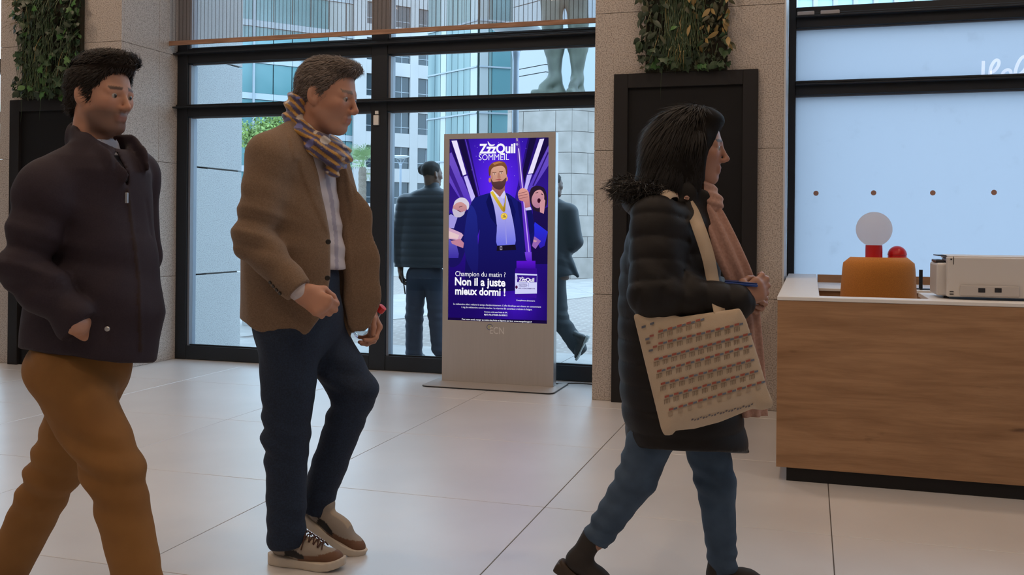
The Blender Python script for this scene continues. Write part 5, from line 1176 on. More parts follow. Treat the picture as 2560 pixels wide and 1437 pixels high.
    jk = garment('jacket', root, Jk, *bounds([J[k] for k in ('shR', 'shL', 'elR', 'elL', 'wrR', 'wrL')]+[P(55, 905, 0), P(410, 780, 0), P(215, 330, 0)], .13), .0065, M_jk, cols=jcol, label='dark plum zipped jacket with raised collar')
    obj('zip_pull', box(-.004, .004, -.003, .003, -.03, .0, .001, 1, Matrix.Translation(P(320, 482, -.10)+np.array([.012, -.02, 0]))), pbr('zip_metal', (.5, .5, .5), .35, metal=.9), jk, local=True)
    button(jk, P(268, 822, -.20), (.2, -1, 0), .007, MATS['zip_metal'], 'snap')
    # trousers
    Tr = Solid().u(ell(P(200, 905, 0), (.148, .155, .13)), .03); M_tr = pbr('ochre_twill', (0.26, 0.118, 0.028), 0.85, col2=(0.20, 0.086, 0.018), nscale=5, ndetail=5, bump=.06, bscale=600)
    for s in 'RL':
        Tr.u(cap(J['hip'+s], J['kn'+s], .104, .080), .04); Tr.u(cap(J['kn'+s], J['an'+s], .079, .064), .02); k_ = J['kn'+s]
        Tr.disp(folds(k_+[-.06, 0, 0], (0.35, 0, 1), 12, .011, .09, 3)); Tr.disp(folds(J['an'+s], (0.2, 0, 1), 12, .006, .08, 4))
    Tr.disp(folds(P(110, 920, -.1), (.35, .1, 1), 9, .007, .10, 6)); Tr.disp(folds(P(250, 1000, -.1), (1, 0, .8), 8, .005, .12, 8))
    Tr.cut(half(P(200, 860, 0), (0, 0, 1)), .004)
    Tr.cut(half([0, 0, .035], (0, 0, -1)), .003)
    garment('trousers', root, Tr, *bounds([J[k] for k in ('hipR', 'hipL', 'knR', 'knL', 'anR', 'anL')]+[P(200, 850, 0)], .17), .0065, M_tr, label='ochre cotton trousers')
    M_s = pbr('brown_leather', (0.07, 0.035, 0.02), .45); M_so = pbr('dark_sole', (.03, .025, .022), .7)
    h_ = J['anR']*[1, 1, 0]+[-.07, 0, 0]; shoe_parts(root, h_, h_+[.29, -.02, 0], (0, 0, 1), (M_s, M_so), 'sneaker')
    t_ = J['anL']*[1, 1, 0]+[.13, 0, 0.002]; h2 = t_+np.array([-.24, 0, .14]); shoe_parts(root, h2, t_, (.5, 0, .86), (M_s, M_so), 'sneaker')
jacket_man()

# ---------------------------------------------------------------- woman with the tote bag
def tote_woman():
    o_ = GZ(1690, 1492); fr = Frame(o_[0], o_[1], 0.08); P = fr.P; SC = 740.0
    J = dict(shR=P(1640, 548, -.16), elR=P(1638, 738, -.225), wrR=P(1842, 757, -.17), shL=P(1715, 545, .16), elL=P(1730, 725, .22), wrL=P(1845, 748, .06),
             hipR=P(1660, 1000, -.085), knR=P(1592, 1195, -.09), anR=P(1490, 1348, -.09), ftR=P(1462, 1398, -.09), hipL=P(1740, 1000, .085), knL=P(1790, 1210, .09), anL=P(1808, 1425, .09))
    hc, hs = P(1733, 372, 0), 1.02; hR = rot('z', -0.02)@rot('y', 0.04); nb = P(1705, 510, 0)
    rows = torso_rows(fr, [(498, 1650, 1752, .085), (520, 1605, 1772, .14), (560, 1575, 1785, .18), (650, 1552, 1798, .19), (760, 1545, 1808, .195), (900, 1546, 1830, .21), (1020, 1553, 1852, .225), (1100, 1568, 1868, .23), (1145, 1578, 1874, .23)])
    B = Solid(); body_core(B, J, rows, .68); T_ = head_ops(B, hc, hR, hs, female=True, neck=nb, nose=.92)
    hand_ops(B, J['wrR'], P(1888, 728, -.15)-J['wrR'], np.array([0.1, 1, .15]), 1, (0.55, 0.7, 0.5), .05, .95, .7, wr=.023)
    hand_ops(B, J['wrL'], P(1885, 760, .02)-J['wrL'], np.array([0.1, -1, .1]), -1, (0.6, 0.8, 0.5), .05, .92, .7, wr=.023)
    lo, hi = bounds(list(J.values())+[hc+[0, 0, .16], hc+[.14, 0, 0], J['wrR']+[.2, 0, 0], [0, 0, 0]], .09); tone = (0.36, 0.185, 0.125)
    root = person_root(fr, B, lo, hi, .0046, 'woman in a long black quilted coat and blue jeans walking beside the reception desk', lambda V: skin_cols(V, hc, hR, hs, tone, (0.30, 0.10, 0.09), (0.02, 0.014, 0.012)))
    eyes(root, T_, hs)
    Hh = Solid().u(ell(T_((-0.022, 0, 0.045)), np.array([0.112, 0.094, 0.100])*hs, hR), .01).u(ell(P(1672, 400, 0), (.098, .115, .13)), .05).u(ell(P(1668, 455, 0), (.10, .115, .075)), .05).u(ell(T_((0.035, 0, 0.095)), np.array([0.06, 0.07, 0.035])*hs, hR), .03)
    Hh.u(cap(T_((0.02, -.072, .03)), T_((0.025, -.070, -.10)), .028, .022), .03).u(cap(T_((0.02, .072, .03)), T_((0.02, .072, -.10)), .028, .022), .03)
    Hh.sub(ell(T_((0.125, 0, -0.018)), np.array([0.082, 0.075, 0.102])*hs, hR), .01)
    Hh.disp(lambda Q: (.003*noise3(Q, 30, 5)).astype(np.float32))
    hr = garment('hair', root, Hh, *bounds([hc, P(1600, 470, 0)], .2), .0045, pbr('black_hair', (0.006, 0.005, 0.0045), 0.75, spec=.15, col2=(0.010, 0.008, 0.007), nscale=40), label='black chin-length hair')
    strands(root, hr, lambda p: (p-V3(T_((.0, 0, .15))))*[1.0, 1.0, 1.0]/.1+np.array([-.3, 0, -.9]), 12000, .075, (0.008, 0.0065, 0.006), 3, .10, keep=lambda p: p[:, 0] < T_((.035, 0, 0))[0])
    # coat
    Ct = Solid().u(stack(rows, 2.1), .01)
    for s in 'RL': Ct.u(cap(J['sh'+s], J['el'+s], .082, .080), .05); Ct.u(cap(J['el'+s], J['wr'+s], .078, .056), .03)
    Ct.sub(cap(P(1730, 440, 0), nb, .06, .058), .006)
    Ct.cut(lambda Q: -fr.poly([(1480, 1085), (1560, 1092), (1600, 1118), (1690, 1124), (1800, 1128), (1940, 1134), (1940, 1400), (1480, 1400)], SC)(Q), .006)
    def quilt(Q):
        d = np.full(Q.shape[:-1], 0, np.float32); ta, da = seg_t(Q, J['shR'], J['elR']); tb, db = seg_t(Q, J['elR'], J['wrR']); arm = np.minimum(da, db) < .105
        la, lb = np.linalg.norm(J['elR']-J['shR']), np.linalg.norm(J['wrR']-J['elR']); z = np.where(arm, np.where(da < db, ta*la, 0.35+tb*lb), Q[..., 2]*1.0)
        ph = np.abs(np.sin(z*math.pi/0.072+0.35*noise3(Q, 14, 2))); return (-.007*(ph**.5)+.004+.002*noise3(Q, 60, 4)).astype(np.float32)
    Ct.disp(quilt); Ct.disp(folds(J['elR']+[.05, 0, .05], (.7, 0, .7), 12, .006, .07, 5))
    col = [P(1758, 500, -.06), P(1715, 486, -.085), P(1665, 480, -.06), P(1650, 478, 0), P(1665, 480, .06), P(1715, 486, .085), P(1758, 500, .06)]; band(Ct, col, .035, .4, .02)
    M_ct = pbr('black_quilted_nylon', (0.0065, 0.005, 0.005), 0.6, spec=0.3, bump=.05, bscale=200)
    ct = garment('coat', root, Ct, *bounds([J[k] for k in ('shR', 'shL', 'elR', 'elL', 'wrR', 'wrL')]+[P(1545, 1120, 0), P(1875, 1130, 0), P(1700, 450, 0)], .14), .0065, M_ct, label='long black quilted coat')
    # hood with fur trim
    Hd = Solid().u(ell(P(1625, 505, 0), (.095, .15, .06)), .02).u(ell(P(1640, 560, 0), (.06, .13, .09)), .04)
    garment('hood', root, Hd, *bounds([P(1625, 510, 0)], .24), .0065, M_ct)
    rng = np.random.RandomState(3); V, Fc = [], []
    for k in range(4200):
        t = rng.uniform(-1, 1); ang = t*1.75; c = P(1628, 478, 0)+np.array([-.105*math.cos(ang)+.01, .150*math.sin(ang), .0+.01*math.cos(ang*2)]); c = c+rng.normal(0, .017, 3)
        out = np.array([-math.cos(ang), math.sin(ang), .25])+rng.normal(0, .75, 3); out /= np.linalg.norm(out); L_ = rng.uniform(.025, .055); sd = np.cross(out, rng.normal(0, 1, 3)); sd /= np.linalg.norm(sd); n0 = len(V)
        V += [c-sd*.0015, c+sd*.0015, c+out*L_-[0, 0, .012]]; Fc.append((n0, n0+1, n0+2))
    obj('fur_trim', raw(V, Fc), pbr('black_fur', (0.012, 0.010, 0.010), .6), root, local=True, kind='stuff', label='black fur trim of the hood')
    for u, v in ((1689, 492), (1717, 498)): button(ct, P(u, v, -.105)+[0, -.012, .004], (0, -.7, .7), .009, pbr('copper_snap', (.75, .45, .35), .25, metal=.9), 'snap')
    # pink scarf
    M_pk = pbr('dusty_pink_wool', (0.46, 0.27, 0.21), 0.9, col2=(0.37, 0.205, 0.16), nscale=120, sheen=.2)
    Sf = Solid().u(cap(P(1742, 478, 0), P(1700, 482, 0), .060, .058), .02).u(cap(P(1752, 480, 0), P(1778, 508, -.03), .045, .04), .02).sub(cap(hc, nb, .05, .052), .006)
    Sf.disp(lambda Q: .003*np.sin(Q@np.array([60, 30, 220], np.float32)+2*noise3(Q, 14, 2)).astype(np.float32))
    sf = garment('scarf', root, Sf, *bounds([P(1740, 480, 0)], .16), .005, M_pk, label='dusty pink scarf hanging in front')
    obj('hanging_end', cloth_strip([P(1752, 490, -.045), P(1782, 540, -.07), P(1820, 620, -.085), P(1856, 700, -.075), P(1872, 770, -.035), P(1880, 860, -.03), P(1886, 950, -.03), P(1890, 1042, -.03)], [.04, .046, .05, .05, .045, .045, .046, .048], (.45, -.9, .1), 2.5, .007), M_pk, sf, local=True, smooth=True)
    # jeans and boots
    Tr = Solid().u(ell(P(1690, 1000, 0), (.15, .165, .15)), .03)
    for s in 'RL':
        Tr.u(cap(J['hip'+s], J['kn'+s], .088, .066), .04); Tr.u(cap(J['kn'+s], J['an'+s], .064, .047), .02); Tr.disp(folds(J['kn'+s]+[-.04, 0, .02], (.4, 0, 1), 17, .005, .07, 3)); Tr.disp(folds(J['an'+s]+[0, 0, .03], (.3, 0, 1), 20, .006, .06, 5))
    for s in 'RL':
        d = J['an'+s]-J['kn'+s]; d /= np.linalg.norm(d); Tr.cut((lambda Q, p=J['an'+s]+d*.004, d=d, sg=-1 if s == 'R' else 1: np.where(Q[..., 1]*sg > 0, (Q-V3(p))@V3(d), -1).astype(np.float32)), .002)
    garment('jeans', root, Tr, *bounds([J[k] for k in ('hipR', 'hipL', 'knR', 'knL', 'anR', 'anL')], .16), .006, pbr('mid_blue_denim', (0.050, 0.085, 0.135), 0.85, col2=(0.032, 0.058, 0.098), nscale=14, ndetail=6, bump=.08, bscale=500), label='blue skinny jeans')
    M_bt = pbr('black_suede', (0.022, 0.017, 0.014), .75); M_bs = pbr('boot_sole', (.045, .030, .020), .7)
    h_ = P(1392, 1412, -.09); t_ = P(1512, 1500, -.09); t_ = h_+(t_-h_)*(.245/np.linalg.norm(t_-h_)); u_ = np.cross(t_-h_, [0, 1, 0]); u_ = u_ if u_[2] > 0 else -u_
    zmin = t_[2]; o, W_, k = shoe_parts(root, h_, t_, u_, (M_bt, M_bs), 'boot', .046, 'boot')
    Bk = Solid().u(rbox(W_((.035*k, 0, .0)), (.032, .028, .018), .006, np.stack([(t_-h_)/np.linalg.norm(t_-h_), np.array([0, 1.0, 0]), u_/np.linalg.norm(u_)], 1).astype(np.float32)), .0); garment('heel', o, Bk, *bounds([W_((.035, 0, 0))], .07), .004, M_bs)
    h2 = J['anL']*[1, 1, 0]+[-.065, 0, 0.0]; o, W_, k = shoe_parts(root, h2, h2+[.25, 0, 0], (0, 0, 1), (M_bt, M_bs), 'boot', .046, 'boot')
    # ---- tote bag
    yb_ = -.262; cen = P(1755, 930, yb_)
    outl = [(1583, 787), (1612, 778), (1634, 770), (1700, 792), (1850, 770), (1866, 800), (1898, 900), (1918, 970), (1933, 1005), (1930, 1018), (1908, 1025), (1880, 1022), (1800, 1055), (1735, 1072), (1690, 1076), (1680, 1088), (1660, 1088), (1652, 1070)]
    edge = fr.poly(outl, SC)
    def bagf(Q):
        e = edge(Q); inner = np.clip(-e/.06, 0, 1); th = .004+.026*np.sqrt(inner)+.003*noise3(Q, 22, 4)*inner; return np.maximum(e, np.abs(Q[..., 1]-yb_)-th)
    Bg = Solid().u(bagf, 0); me, _ = solid_me(Bg, *bounds([P(u, v, yb_) for u, v in outl], .06), .005, 2)
    bag = bpy.data.objects.new('tote_bag', None); COL.objects.link(bag); bo = P(1680, 1088, yb_); wb = fr.world(np.array([bo], np.float32))[0]; bag.location = [float(x) for x in wb]; bag.rotation_euler = (0, 0, fr.a); tag(bag, 'cream canvas tote bag with rows of small red and blue print on her shoulder', 'bag')
    sh = Matrix.Translation([-float(x) for x in bo]); me.transform(sh)
    M_cv = pbr('cream_canvas', (0.52, 0.41, 0.305), .9, col2=(0.45, 0.35, 0.25), nscale=6, bump=.1, bscale=400); obj('bag_body', me, M_cv, bag, local=True)
    def strap(pts, w, ax):
        Q = np.array(pts); tt = np.linspace(0, len(Q)-1, 10*len(Q)); k = np.clip(tt.astype(int), 0, len(Q)-2); f = (tt-k)[:, None]; p0, p1, p2, p3 = Q[np.maximum(k-1, 0)], Q[k], Q[k+1], Q[np.minimum(k+2, len(Q)-1)]
        C = 0.5*((2*p1)+(-p0+p2)*f+(2*p0-5*p1+4*p2-p3)*f**2+(-p0+3*p1-3*p2+p3)*f**3); VV, FF = [], []
        for i, c in enumerate(C):
            t = C[min(i+1, len(C)-1)]-C[max(i-1, 0)]; t /= np.linalg.norm(t); n = np.asarray(ax(i/(len(C)-1)), float); n = n-t*(n@t); n /= np.linalg.norm(n); sd = np.cross(t, n); VV += [c+sd*w+n*.0015-bo, c-sd*w+n*.0015-bo, c-sd*w-n*.0015-bo, c+sd*w-n*.0015-bo]
        for i in range(len(C)-1):
            for j in range(4): FF.append((4*i+j, 4*i+(j+1) % 4, 4*i+4+(j+1) % 4, 4*i+4+j))
        return raw(VV, FF)
    obj('strap', strap([P(1640, 785, -.262), P(1628, 735, -.20), P(1618, 640, -.165), P(1632, 545, -.185), P(1650, 508, -.20), P(1672, 485, -.155), P(1698, 490, -.10), P(1728, 525, -.12), P(1748, 572, -.185), P(1770, 640, -.20), P(1782, 700, -.195), P(1800, 785, -.262)], .021, lambda t: (-.5+1.0*t, -.8, .45 if .3 < t < .6 else .1)), M_cv, bag, local=True, smooth=True)
    V, Fc, Cc = [], [], []
    def mark(x, y, w, h, sk, colr, j):
        n0 = len(V)
        for dx, dy in ((-w, -h), (w, -h), (w, h), (-w, h)):
            u, v = 1570+(x+dx)/4.226, 760+(y+dy+sk*dx)/4.226; q = P(u, v, yb_); e = float(edge(np.array([q], np.float32))[0]); inner = min(1, max(0, -e/.06)); q = P(u, v, yb_-(.0052+.026*math.sqrt(inner)+.0022)); V.append(q-bo)
        Cc.extend([colr]*4); Fc.append((n0, n0+1, n0+2, n0+3))
    rows_ = [((345, 285), (740, 170)), ((345, 412), (1150, 215)), ((300, 580), (1240, 325)), ((330, 705), (1250, 450)), ((370, 838), (1270, 598)), ((410, 975), (1310, 718)), ((455, 1110), (1385, 830))]
    for r, (a, b) in enumerate(rows_):
        n = int((b[0]-a[0])/94)+1; sk = (b[1]-a[1])/(b[0]-a[0])
        for i in range(n):
            x = a[0]+(b[0]-a[0])*i/max(1, n-1); y = a[1]+(b[1]-a[1])*i/max(1, n-1)
            mark(x, y, 24, 11, sk, (0.33, 0.085, 0.06, 1), i); mark(x+46, y+46*sk+6, 20, 10, sk, (0.13, 0.15, 0.20, 1), i)
            if r < 6:
                for q in range(4): mark(x-24+q*17, y+58+q*17*sk, 3.0, 26-4*(q % 2), sk, (0.20, 0.145, 0.10, 1), i)
                mark(x, y+32, 30, 3, sk, (0.22, 0.16, 0.11, 1), i)
            else: mark(x-8, y+50, 22, 20, sk, (0.36, 0.275, 0.20, 1), i)
    for x, y in ((165, 240), (255, 205)): mark(x, y, 22, 12, -.3, (0.10, 0.11, 0.14, 1), 0)
    for x, y, c in ((205, 368, 0), (250, 335, 1), (215, 410, 2), (240, 490, 0), (285, 450, 1)): mark(x, y, 22, 11, -.25, ((0.12, 0.13, 0.17, 1), (.3, .09, .07, 1), (.2, .14, .1, 1))[c], 0)
    for i in range(22): x = 680+i*30; mark(x, 1225-(x-680)*.255+(6 if i % 3 else -6), 10, 6 if i % 2 else 9, -.5, (0.13, 0.12, 0.14, 1), 0)
    me = raw(V, Fc); set_cols(me, Cc); obj('print', me, pbr('bag_print', (.3, .2, .2), .9, attr='Col'), bag, local=True, kind='stuff')
    # ---- things in her hands
    c1 = P(1853, 709, -.14); ph = empty('card_case', tuple(fr.world(np.array([c1], np.float32))[0]), 'flat blue case held in the hand of the woman with the tote bag', 'case', rz=fr.a)
    obj('cover', box(-.052, .050, -.035, .035, -.005, .004, .003, 2, Matrix.Rotation(.06, 4, 'Y')), pbr('royal_blue_plastic', (0.01, 0.05, 0.26), .4), ph, local=True); obj('edge', box(-.050, .048, -.033, .033, .0042, .0075, .001, 1, Matrix.Rotation(.06, 4, 'Y')), pbr('navy_plastic', (0.008, 0.03, 0.16), .4), ph, local=True)
    c2 = P(1890, 728, -.15); pp = empty('paper_tag', tuple(fr.world(np.array([c2], np.float32))[0]), 'folded white paper tag in front of the hand of the woman', 'paper', rz=fr.a)
    obj('front_leaf', prism([(-.018, .016), (.012, .016), (.022, -.020), (-.028, -.016)], -.001, .001, Matrix.Rotation(math.pi/2, 4, 'X')), M_white, pp, local=True); obj('back_leaf', prism([(-.020, -.016), (.004, -.018), (.002, -.036), (-.016, -.036)], .0015, .003, Matrix.Rotation(math.pi/2, 4, 'X')), pbr('cream_paper', (.6, .5, .35), .8), pp, local=True)
tote_woman()

# ---------------------------------------------------------------- people standing outside
def bystander(kind):
    if kind == 'bun':
        o_ = GZ(1048, 906, -.03); fr = Frame(o_[0], o_[1], 0.0, -.03); P = fr.P
        hc, hs, hR = P(1081, 436, 0), .98, rot('z', 1.0); nb = P(1080, 470, 0)
        J = dict(shR=P(1128, 505, .0), elR=P(1150, 592, -.02), wrR=P(1148, 662, -.05), shL=P(1012, 505, 0), elL=P(996, 595, .0), wrL=P(1001, 668, -.03), hipR=P(1085, 690, 0), knR=P(1092, 785, 0), anR=P(1100, 872, 0), hipL=P(1042, 690, 0), knL=P(1036, 790, 0), anL=P(1035, 880, 0))
        rows = torso_rows(fr, [(468, 1058, 1098, .06), (478, 1035, 1120, .09), (492, 1012, 1138, .11), (530, 1003, 1140, .125), (600, 1000, 1140, .13), (650, 998, 1140, .135), (700, 1008, 1128, .13)])
        tone = (.13, .065, .042); label = 'person with a hair bun in a dark quilted jacket standing outside, back turned'
    else:
        o_ = GZ(1385, 908, -.03); fr = Frame(o_[0], o_[1], 0.0, -.03); P = fr.P
        hc, hs, hR = P(1383, 462, 0), .98, rot('z', 0.95); nb = P(1376, 500, 0)
        J = dict(shR=P(1425, 530, .0), elR=P(1440, 605, -.03), wrR=P(1408, 640, .14), shL=P(1322, 530, 0), elL=P(1308, 610, .0), wrL=P(1318, 680, -.03), hipR=P(1388, 705, 0), knR=P(1400, 800, -.03), anR=P(1446, 868, .04), ftR=P(1452, 878, .03), hipL=P(1352, 705, 0), knL=P(1352, 800, 0), anL=P(1354, 882, 0))
        rows = torso_rows(fr, [(495, 1355, 1398, .06), (508, 1335, 1418, .09), (525, 1318, 1432, .115), (580, 1312, 1430, .13), (640, 1312, 1425, .13), (690, 1312, 1442, .13), (700, 1312, 1440, .13)])
        tone = (.10, .05, .033); label = 'person with cropped hair in a dark jacket and boots standing outside behind the screen'
    B = Solid(); body_core(B, J, rows); T_ = head_ops(B, hc, hR, hs, neck=nb)
    hand_ops(B, J['wrL'], (.05, .1, -1), (1, 0, 0), 1, (.4, .5, .4), .05, 1.0, .5); hand_ops(B, J['wrR'], (-.3, .7, -.2) if kind != 'bun' else (.02, .1, -1), (-1, 0, 0), -1, (.5, .5, .4), .05, 1.0, .5)
    lo, hi = bounds(list(J.values())+[hc+[0, 0, .15], J['wrL']+[0, 0, -.2], [0, 0, 0]], .1)
    root = person_root(fr, B, lo, hi, .006, label, lambda V: skin_cols(V, hc, hR, hs, tone, (.12, .05, .04), (.01, .008, .007))); eyes(root, T_, hs)
    Hh = Solid().u(ell(T_((-0.016, 0, 0.040)), np.array([0.100, 0.080, 0.088])*hs, hR), .01).sub(ell(T_((0.105, 0, -0.015)), np.array([0.095, 0.12, 0.100])*hs, hR), .012).sub(ell(T_((0.0, 0, -0.085)), np.array([0.10, 0.12, 0.055])*hs, hR), .012)
    if kind == 'bun': Hh.u(ell(P(1060, 424, 0), (.058, .055, .055)), .02)
    Hh.disp(lambda Q: .003*noise3(Q, 120, 3)); garment('hair', root, Hh, *bounds([hc], .2), .006, pbr('curly_black_hair', (.012, .010, .009), .8))
    Jk = Solid().u(stack(rows, 2.2), .01)
    for s in 'RL': Jk.u(cap(J['sh'+s], J['el'+s], .075, .066), .05); Jk.u(cap(J['el'+s], J['wr'+s], .064, .054), .02)
    Jk.u(cap(nb+[0, 0, -.02], nb+[0, 0, .03], .075, .066), .03)
    if kind == 'bun': 
        Jk.disp(lambda Q: (-.006*np.sqrt(np.abs(np.sin(Q[..., 2]*math.pi/.07)))+.003).astype(np.float32)); Jk.cut(half(P(1060, 668, 0), (0, 0, -1)), .004); Jk.cut(half(P(983, 650, 0), (-.75, 0, -.66)) if False else (lambda Q: np.full(Q.shape[:-1], -1, np.float32)), 0)
        hand_cut = None; mat = pbr('dark_blue_quilted', (.020, .028, .042), .5)
        Jk.u(cap(P(1005, 600, 0), P(990, 648, -.05), .05, .012), .03)
    else:
        Jk.disp(folds(P(1420, 640, 0), (.5, 0, 1), 8, .006, .12, 4)); Jk.cut(half(P(1400, 694, 0), (.25, 0, -1)), .004); mat = pbr('dark_teal_shell', (.014, .020, .028), .6); Jk.u(cap(P(1418, 640, -.02), P(1444, 690, -.02), .04, .016), .03)
    garment('jacket', root, Jk, *bounds([J[k] for k in ('shR', 'shL', 'elR', 'elL', 'wrR', 'wrL')]+[nb], .12), .007, mat)
    Tr = Solid().u(ell((J['hipR']+J['hipL'])/2+[0, 0, .02], (.15, .13, .12)), .03)
    for s in 'RL': Tr.u(cap(J['hip'+s], J['kn'+s], .098, .080), .04); Tr.u(cap(J['kn'+s], J['an'+s], .082, .078), .02); Tr.disp(folds(J['kn'+s], (.1, 0, 1), 12, .007, .1, 3)); Tr.disp(folds(J['an'+s], (.1, 0, 1), 12, .006, .08, 5))
    Tr.cut(half([0, 0, .04], (0, 0, -1)), .003)
    garment('trousers', root, Tr, *bounds([J[k] for k in ('hipR', 'hipL', 'knR', 'knL', 'anR', 'anL')], .16), .007, pbr('navy_work_trousers', (.022, .030, .055), .8) if kind == 'bun' else pbr('dark_cargo_trousers', (.016, .022, .028), .8))
    M_b = pbr('black_boot', (.01, .012, .014), .4); M_b2 = pbr('grey_boot_sole', (.30, .31, .30), .8)
    a = J['anL']*[1, 1, 0]+[0, -.06, 0]; shoe_parts(root, a, a+[0.02, .27, 0], (0, 0, 1), (M_b, M_b2), 'boot', .047, 'boot')
    if kind == 'bun': a = J['anR']*[1, 1, 0]+[0, -.06, 0]; shoe_parts(root, a, a+[0.05, .27, 0], (0, 0, 1), (M_b, M_b2), 'boot', .047, 'boot')
    else:
        h_, t_ = P(1474, 872, -.02), P(1458, 925, -.02); t_ = np.array([t_[0], t_[1], .02]); t_ = h_+(t_-h_)*(.26/np.linalg.norm(t_-h_)); 
        shoe_parts(root, h_+[0, 0, max(0, .03-t_[2])], t_+[0, 0, max(0, .03-t_[2])], (-1, 0, .15), (M_b, M_b2), 'boot', .047, 'boot')
    if kind == 'bun':
        w = fr.world(np.array([P(1006, 672, -.07), P(1008, 700, -.08), P(1013, 735, -.06)], np.float32))
        obj('wrist_strap', tube([tuple(map(float, q)) for q in w], .006, 6), M_black, label='black strap dangling from the hand of the person with a bun', cat='strap')
    return root
bystander('bun'); bystander('cropped')

# ---------------------------------------------------------------- bronze statue on the pedestal
def statue():
    fr = Frame(-5.95, 24.45, 0.0, H); P = fr.P; St = Solid()
    for (an, kn, hp, toe, heel) in ((P(1388, 196, 0), P(1381, 62, -.15), P(1378, -110, 0), P(1335, 228, -.55), P(1402, 226, .1)), (P(1443, 196, .1), P(1446, 55, 0), P(1432, -110, .1), P(1424, 228, -.6), P(1449, 226, .25))):
        toe[2] = .12; heel[2] = .14
        St.u(cap(an, (an+kn)/2+[0, .03, .12], .145, .25), .12).u(cap((an+kn)/2+[0, .03, .12], kn, .25, .235), .12).u(cap(kn, hp, .25, .42), .15).u(cap(heel, an, .15, .14), .12).u(cap(heel, toe, .14, .10), .1).u(cap(an, toe*.6+an*.4, .14, .12), .1)
    hp = P(1405, -120, .05); St.u(ell(hp+[0, 0, .3], (.75, .5, .6)), .25).u(ell(hp+[0, 0, 1.4], (.75, .48, 1.0)), .3).u(ell(hp+[0, 0, 2.1], (.95, .5, .5)), .3).u(ell(hp+[0, 0, 3.1], (.33, .38, .45)), .1).u(cap(hp+[0, 0, 2.4], hp+[0, 0, 2.9], .22), .1)
    for s in (-1, 1): St.u(cap(hp+[s*.95, 0, 2.2], hp+[s*1.15, 0, 1.1], .25, .19), .15).u(cap(hp+[s*1.15, 0, 1.1], hp+[s*1.1, -.35, .2], .19, .13), .1)
    St.cut(half((0, 0, .03), (0, 0, -1)), .01); St.disp(lambda Q: .012*noise3(Q, 9, 3)); me, V = solid_me(St, *bounds([P(1330, 230, -.5), hp+[1.3, .5, 3.5], hp+[-1.3, -.5, 0], (0, 0, 0)], .3), .045)
    root = bpy.data.objects.new('statue', None); COL.objects.link(root); root.location = fr.o; tag(root, 'green bronze statue on the stone pedestal, bare legs in view', 'statue')
    obj('bronze_figure', me, pbr('verdigris_bronze', (0.085, 0.095, 0.072), .6, col2=(0.042, 0.046, 0.034), nscale=2.2, ndetail=6, stretch=(1.5, 1.5, .6)), root, local=True)
    obj('foot_plate', box(-.9, 1.15, -1.0, .7, 0, .03, .01), pbr('bronze_plate', (.2, .25, .22), .6), root, local=True)
statue()
# ================================================================ ADVERTISING SCREEN
KY = 7.184
kx0, kx1, kz1 = -2.778, -1.866, 1.962
kio = empty('advertising_totem', ((kx0+kx1)/2, KY+.04, 0), 'silver free-standing digital advertising totem showing a violet poster', 'advertising screen')
M_sil = pbr('brushed_silver', (0.47, 0.44, 0.42), 0.42, metal=.35, col2=(0.455, 0.425, 0.405), nscale=60, stretch=(1, 1, .05)); M_sil2 = pbr('silver_side', (0.55, 0.55, 0.55), 0.3, metal=.6)
sx0, sx1, sz0, sz1 = -2.733, -1.921, 0.491, 1.920
obj('cabinet', box(kx0+.002, kx1-.001, KY+.012, KY+.088, .012, kz1-.001, .003, 2), M_sil2, kio)
for n, b in (('bezel_top', (kx0, kx1, KY-.003, KY+.012, sz1, kz1)), ('bezel_side', (kx0, sx0, KY-.003, KY+.012, sz0, sz1)), ('bezel_side', (sx1, kx1, KY-.003, KY+.012, sz0, sz1)), ('lower_panel', (kx0, kx1, KY-.003, KY+.012, .012, sz0))):
    obj(n, box(*b, .0008, 1), M_sil, kio)
def rrect(x0, x1, y0, y1, r, n=6):
    P_ = []
    for cx, cy, a0 in ((x1-r, y1-r, 0), (x0+r, y1-r, math.pi/2), (x0+r, y0+r, math.pi), (x1-r, y0+r, 1.5*math.pi)):
        P_ += [(cx+r*math.cos(a0+math.pi/2*i/n), cy+r*math.sin(a0+math.pi/2*i/n)) for i in range(n+1)]
    return P_
obj('base_plate', prism(rrect(-2.845, -1.80, 6.91, 7.42, .05), 0.0005, .0118), [M_sil], kio, label='flat grey floor plate')
obj('base_edge', prism(rrect(-2.848, -1.797, 6.907, 7.423, .052), 0.0002, .008), M_frame, kio)
cab = [(-1.90, 7.275, .03), (-1.86, 7.33, .012), (-1.80, 7.44, .004), (-1.72, 7.47, .004), (-1.62, 7.45, .004), (-1.50, 7.47, .004)]
obj('power_cable', tube(cab, .0038, 8), M_black, label='black power cable behind the advertising totem', cat='cable')
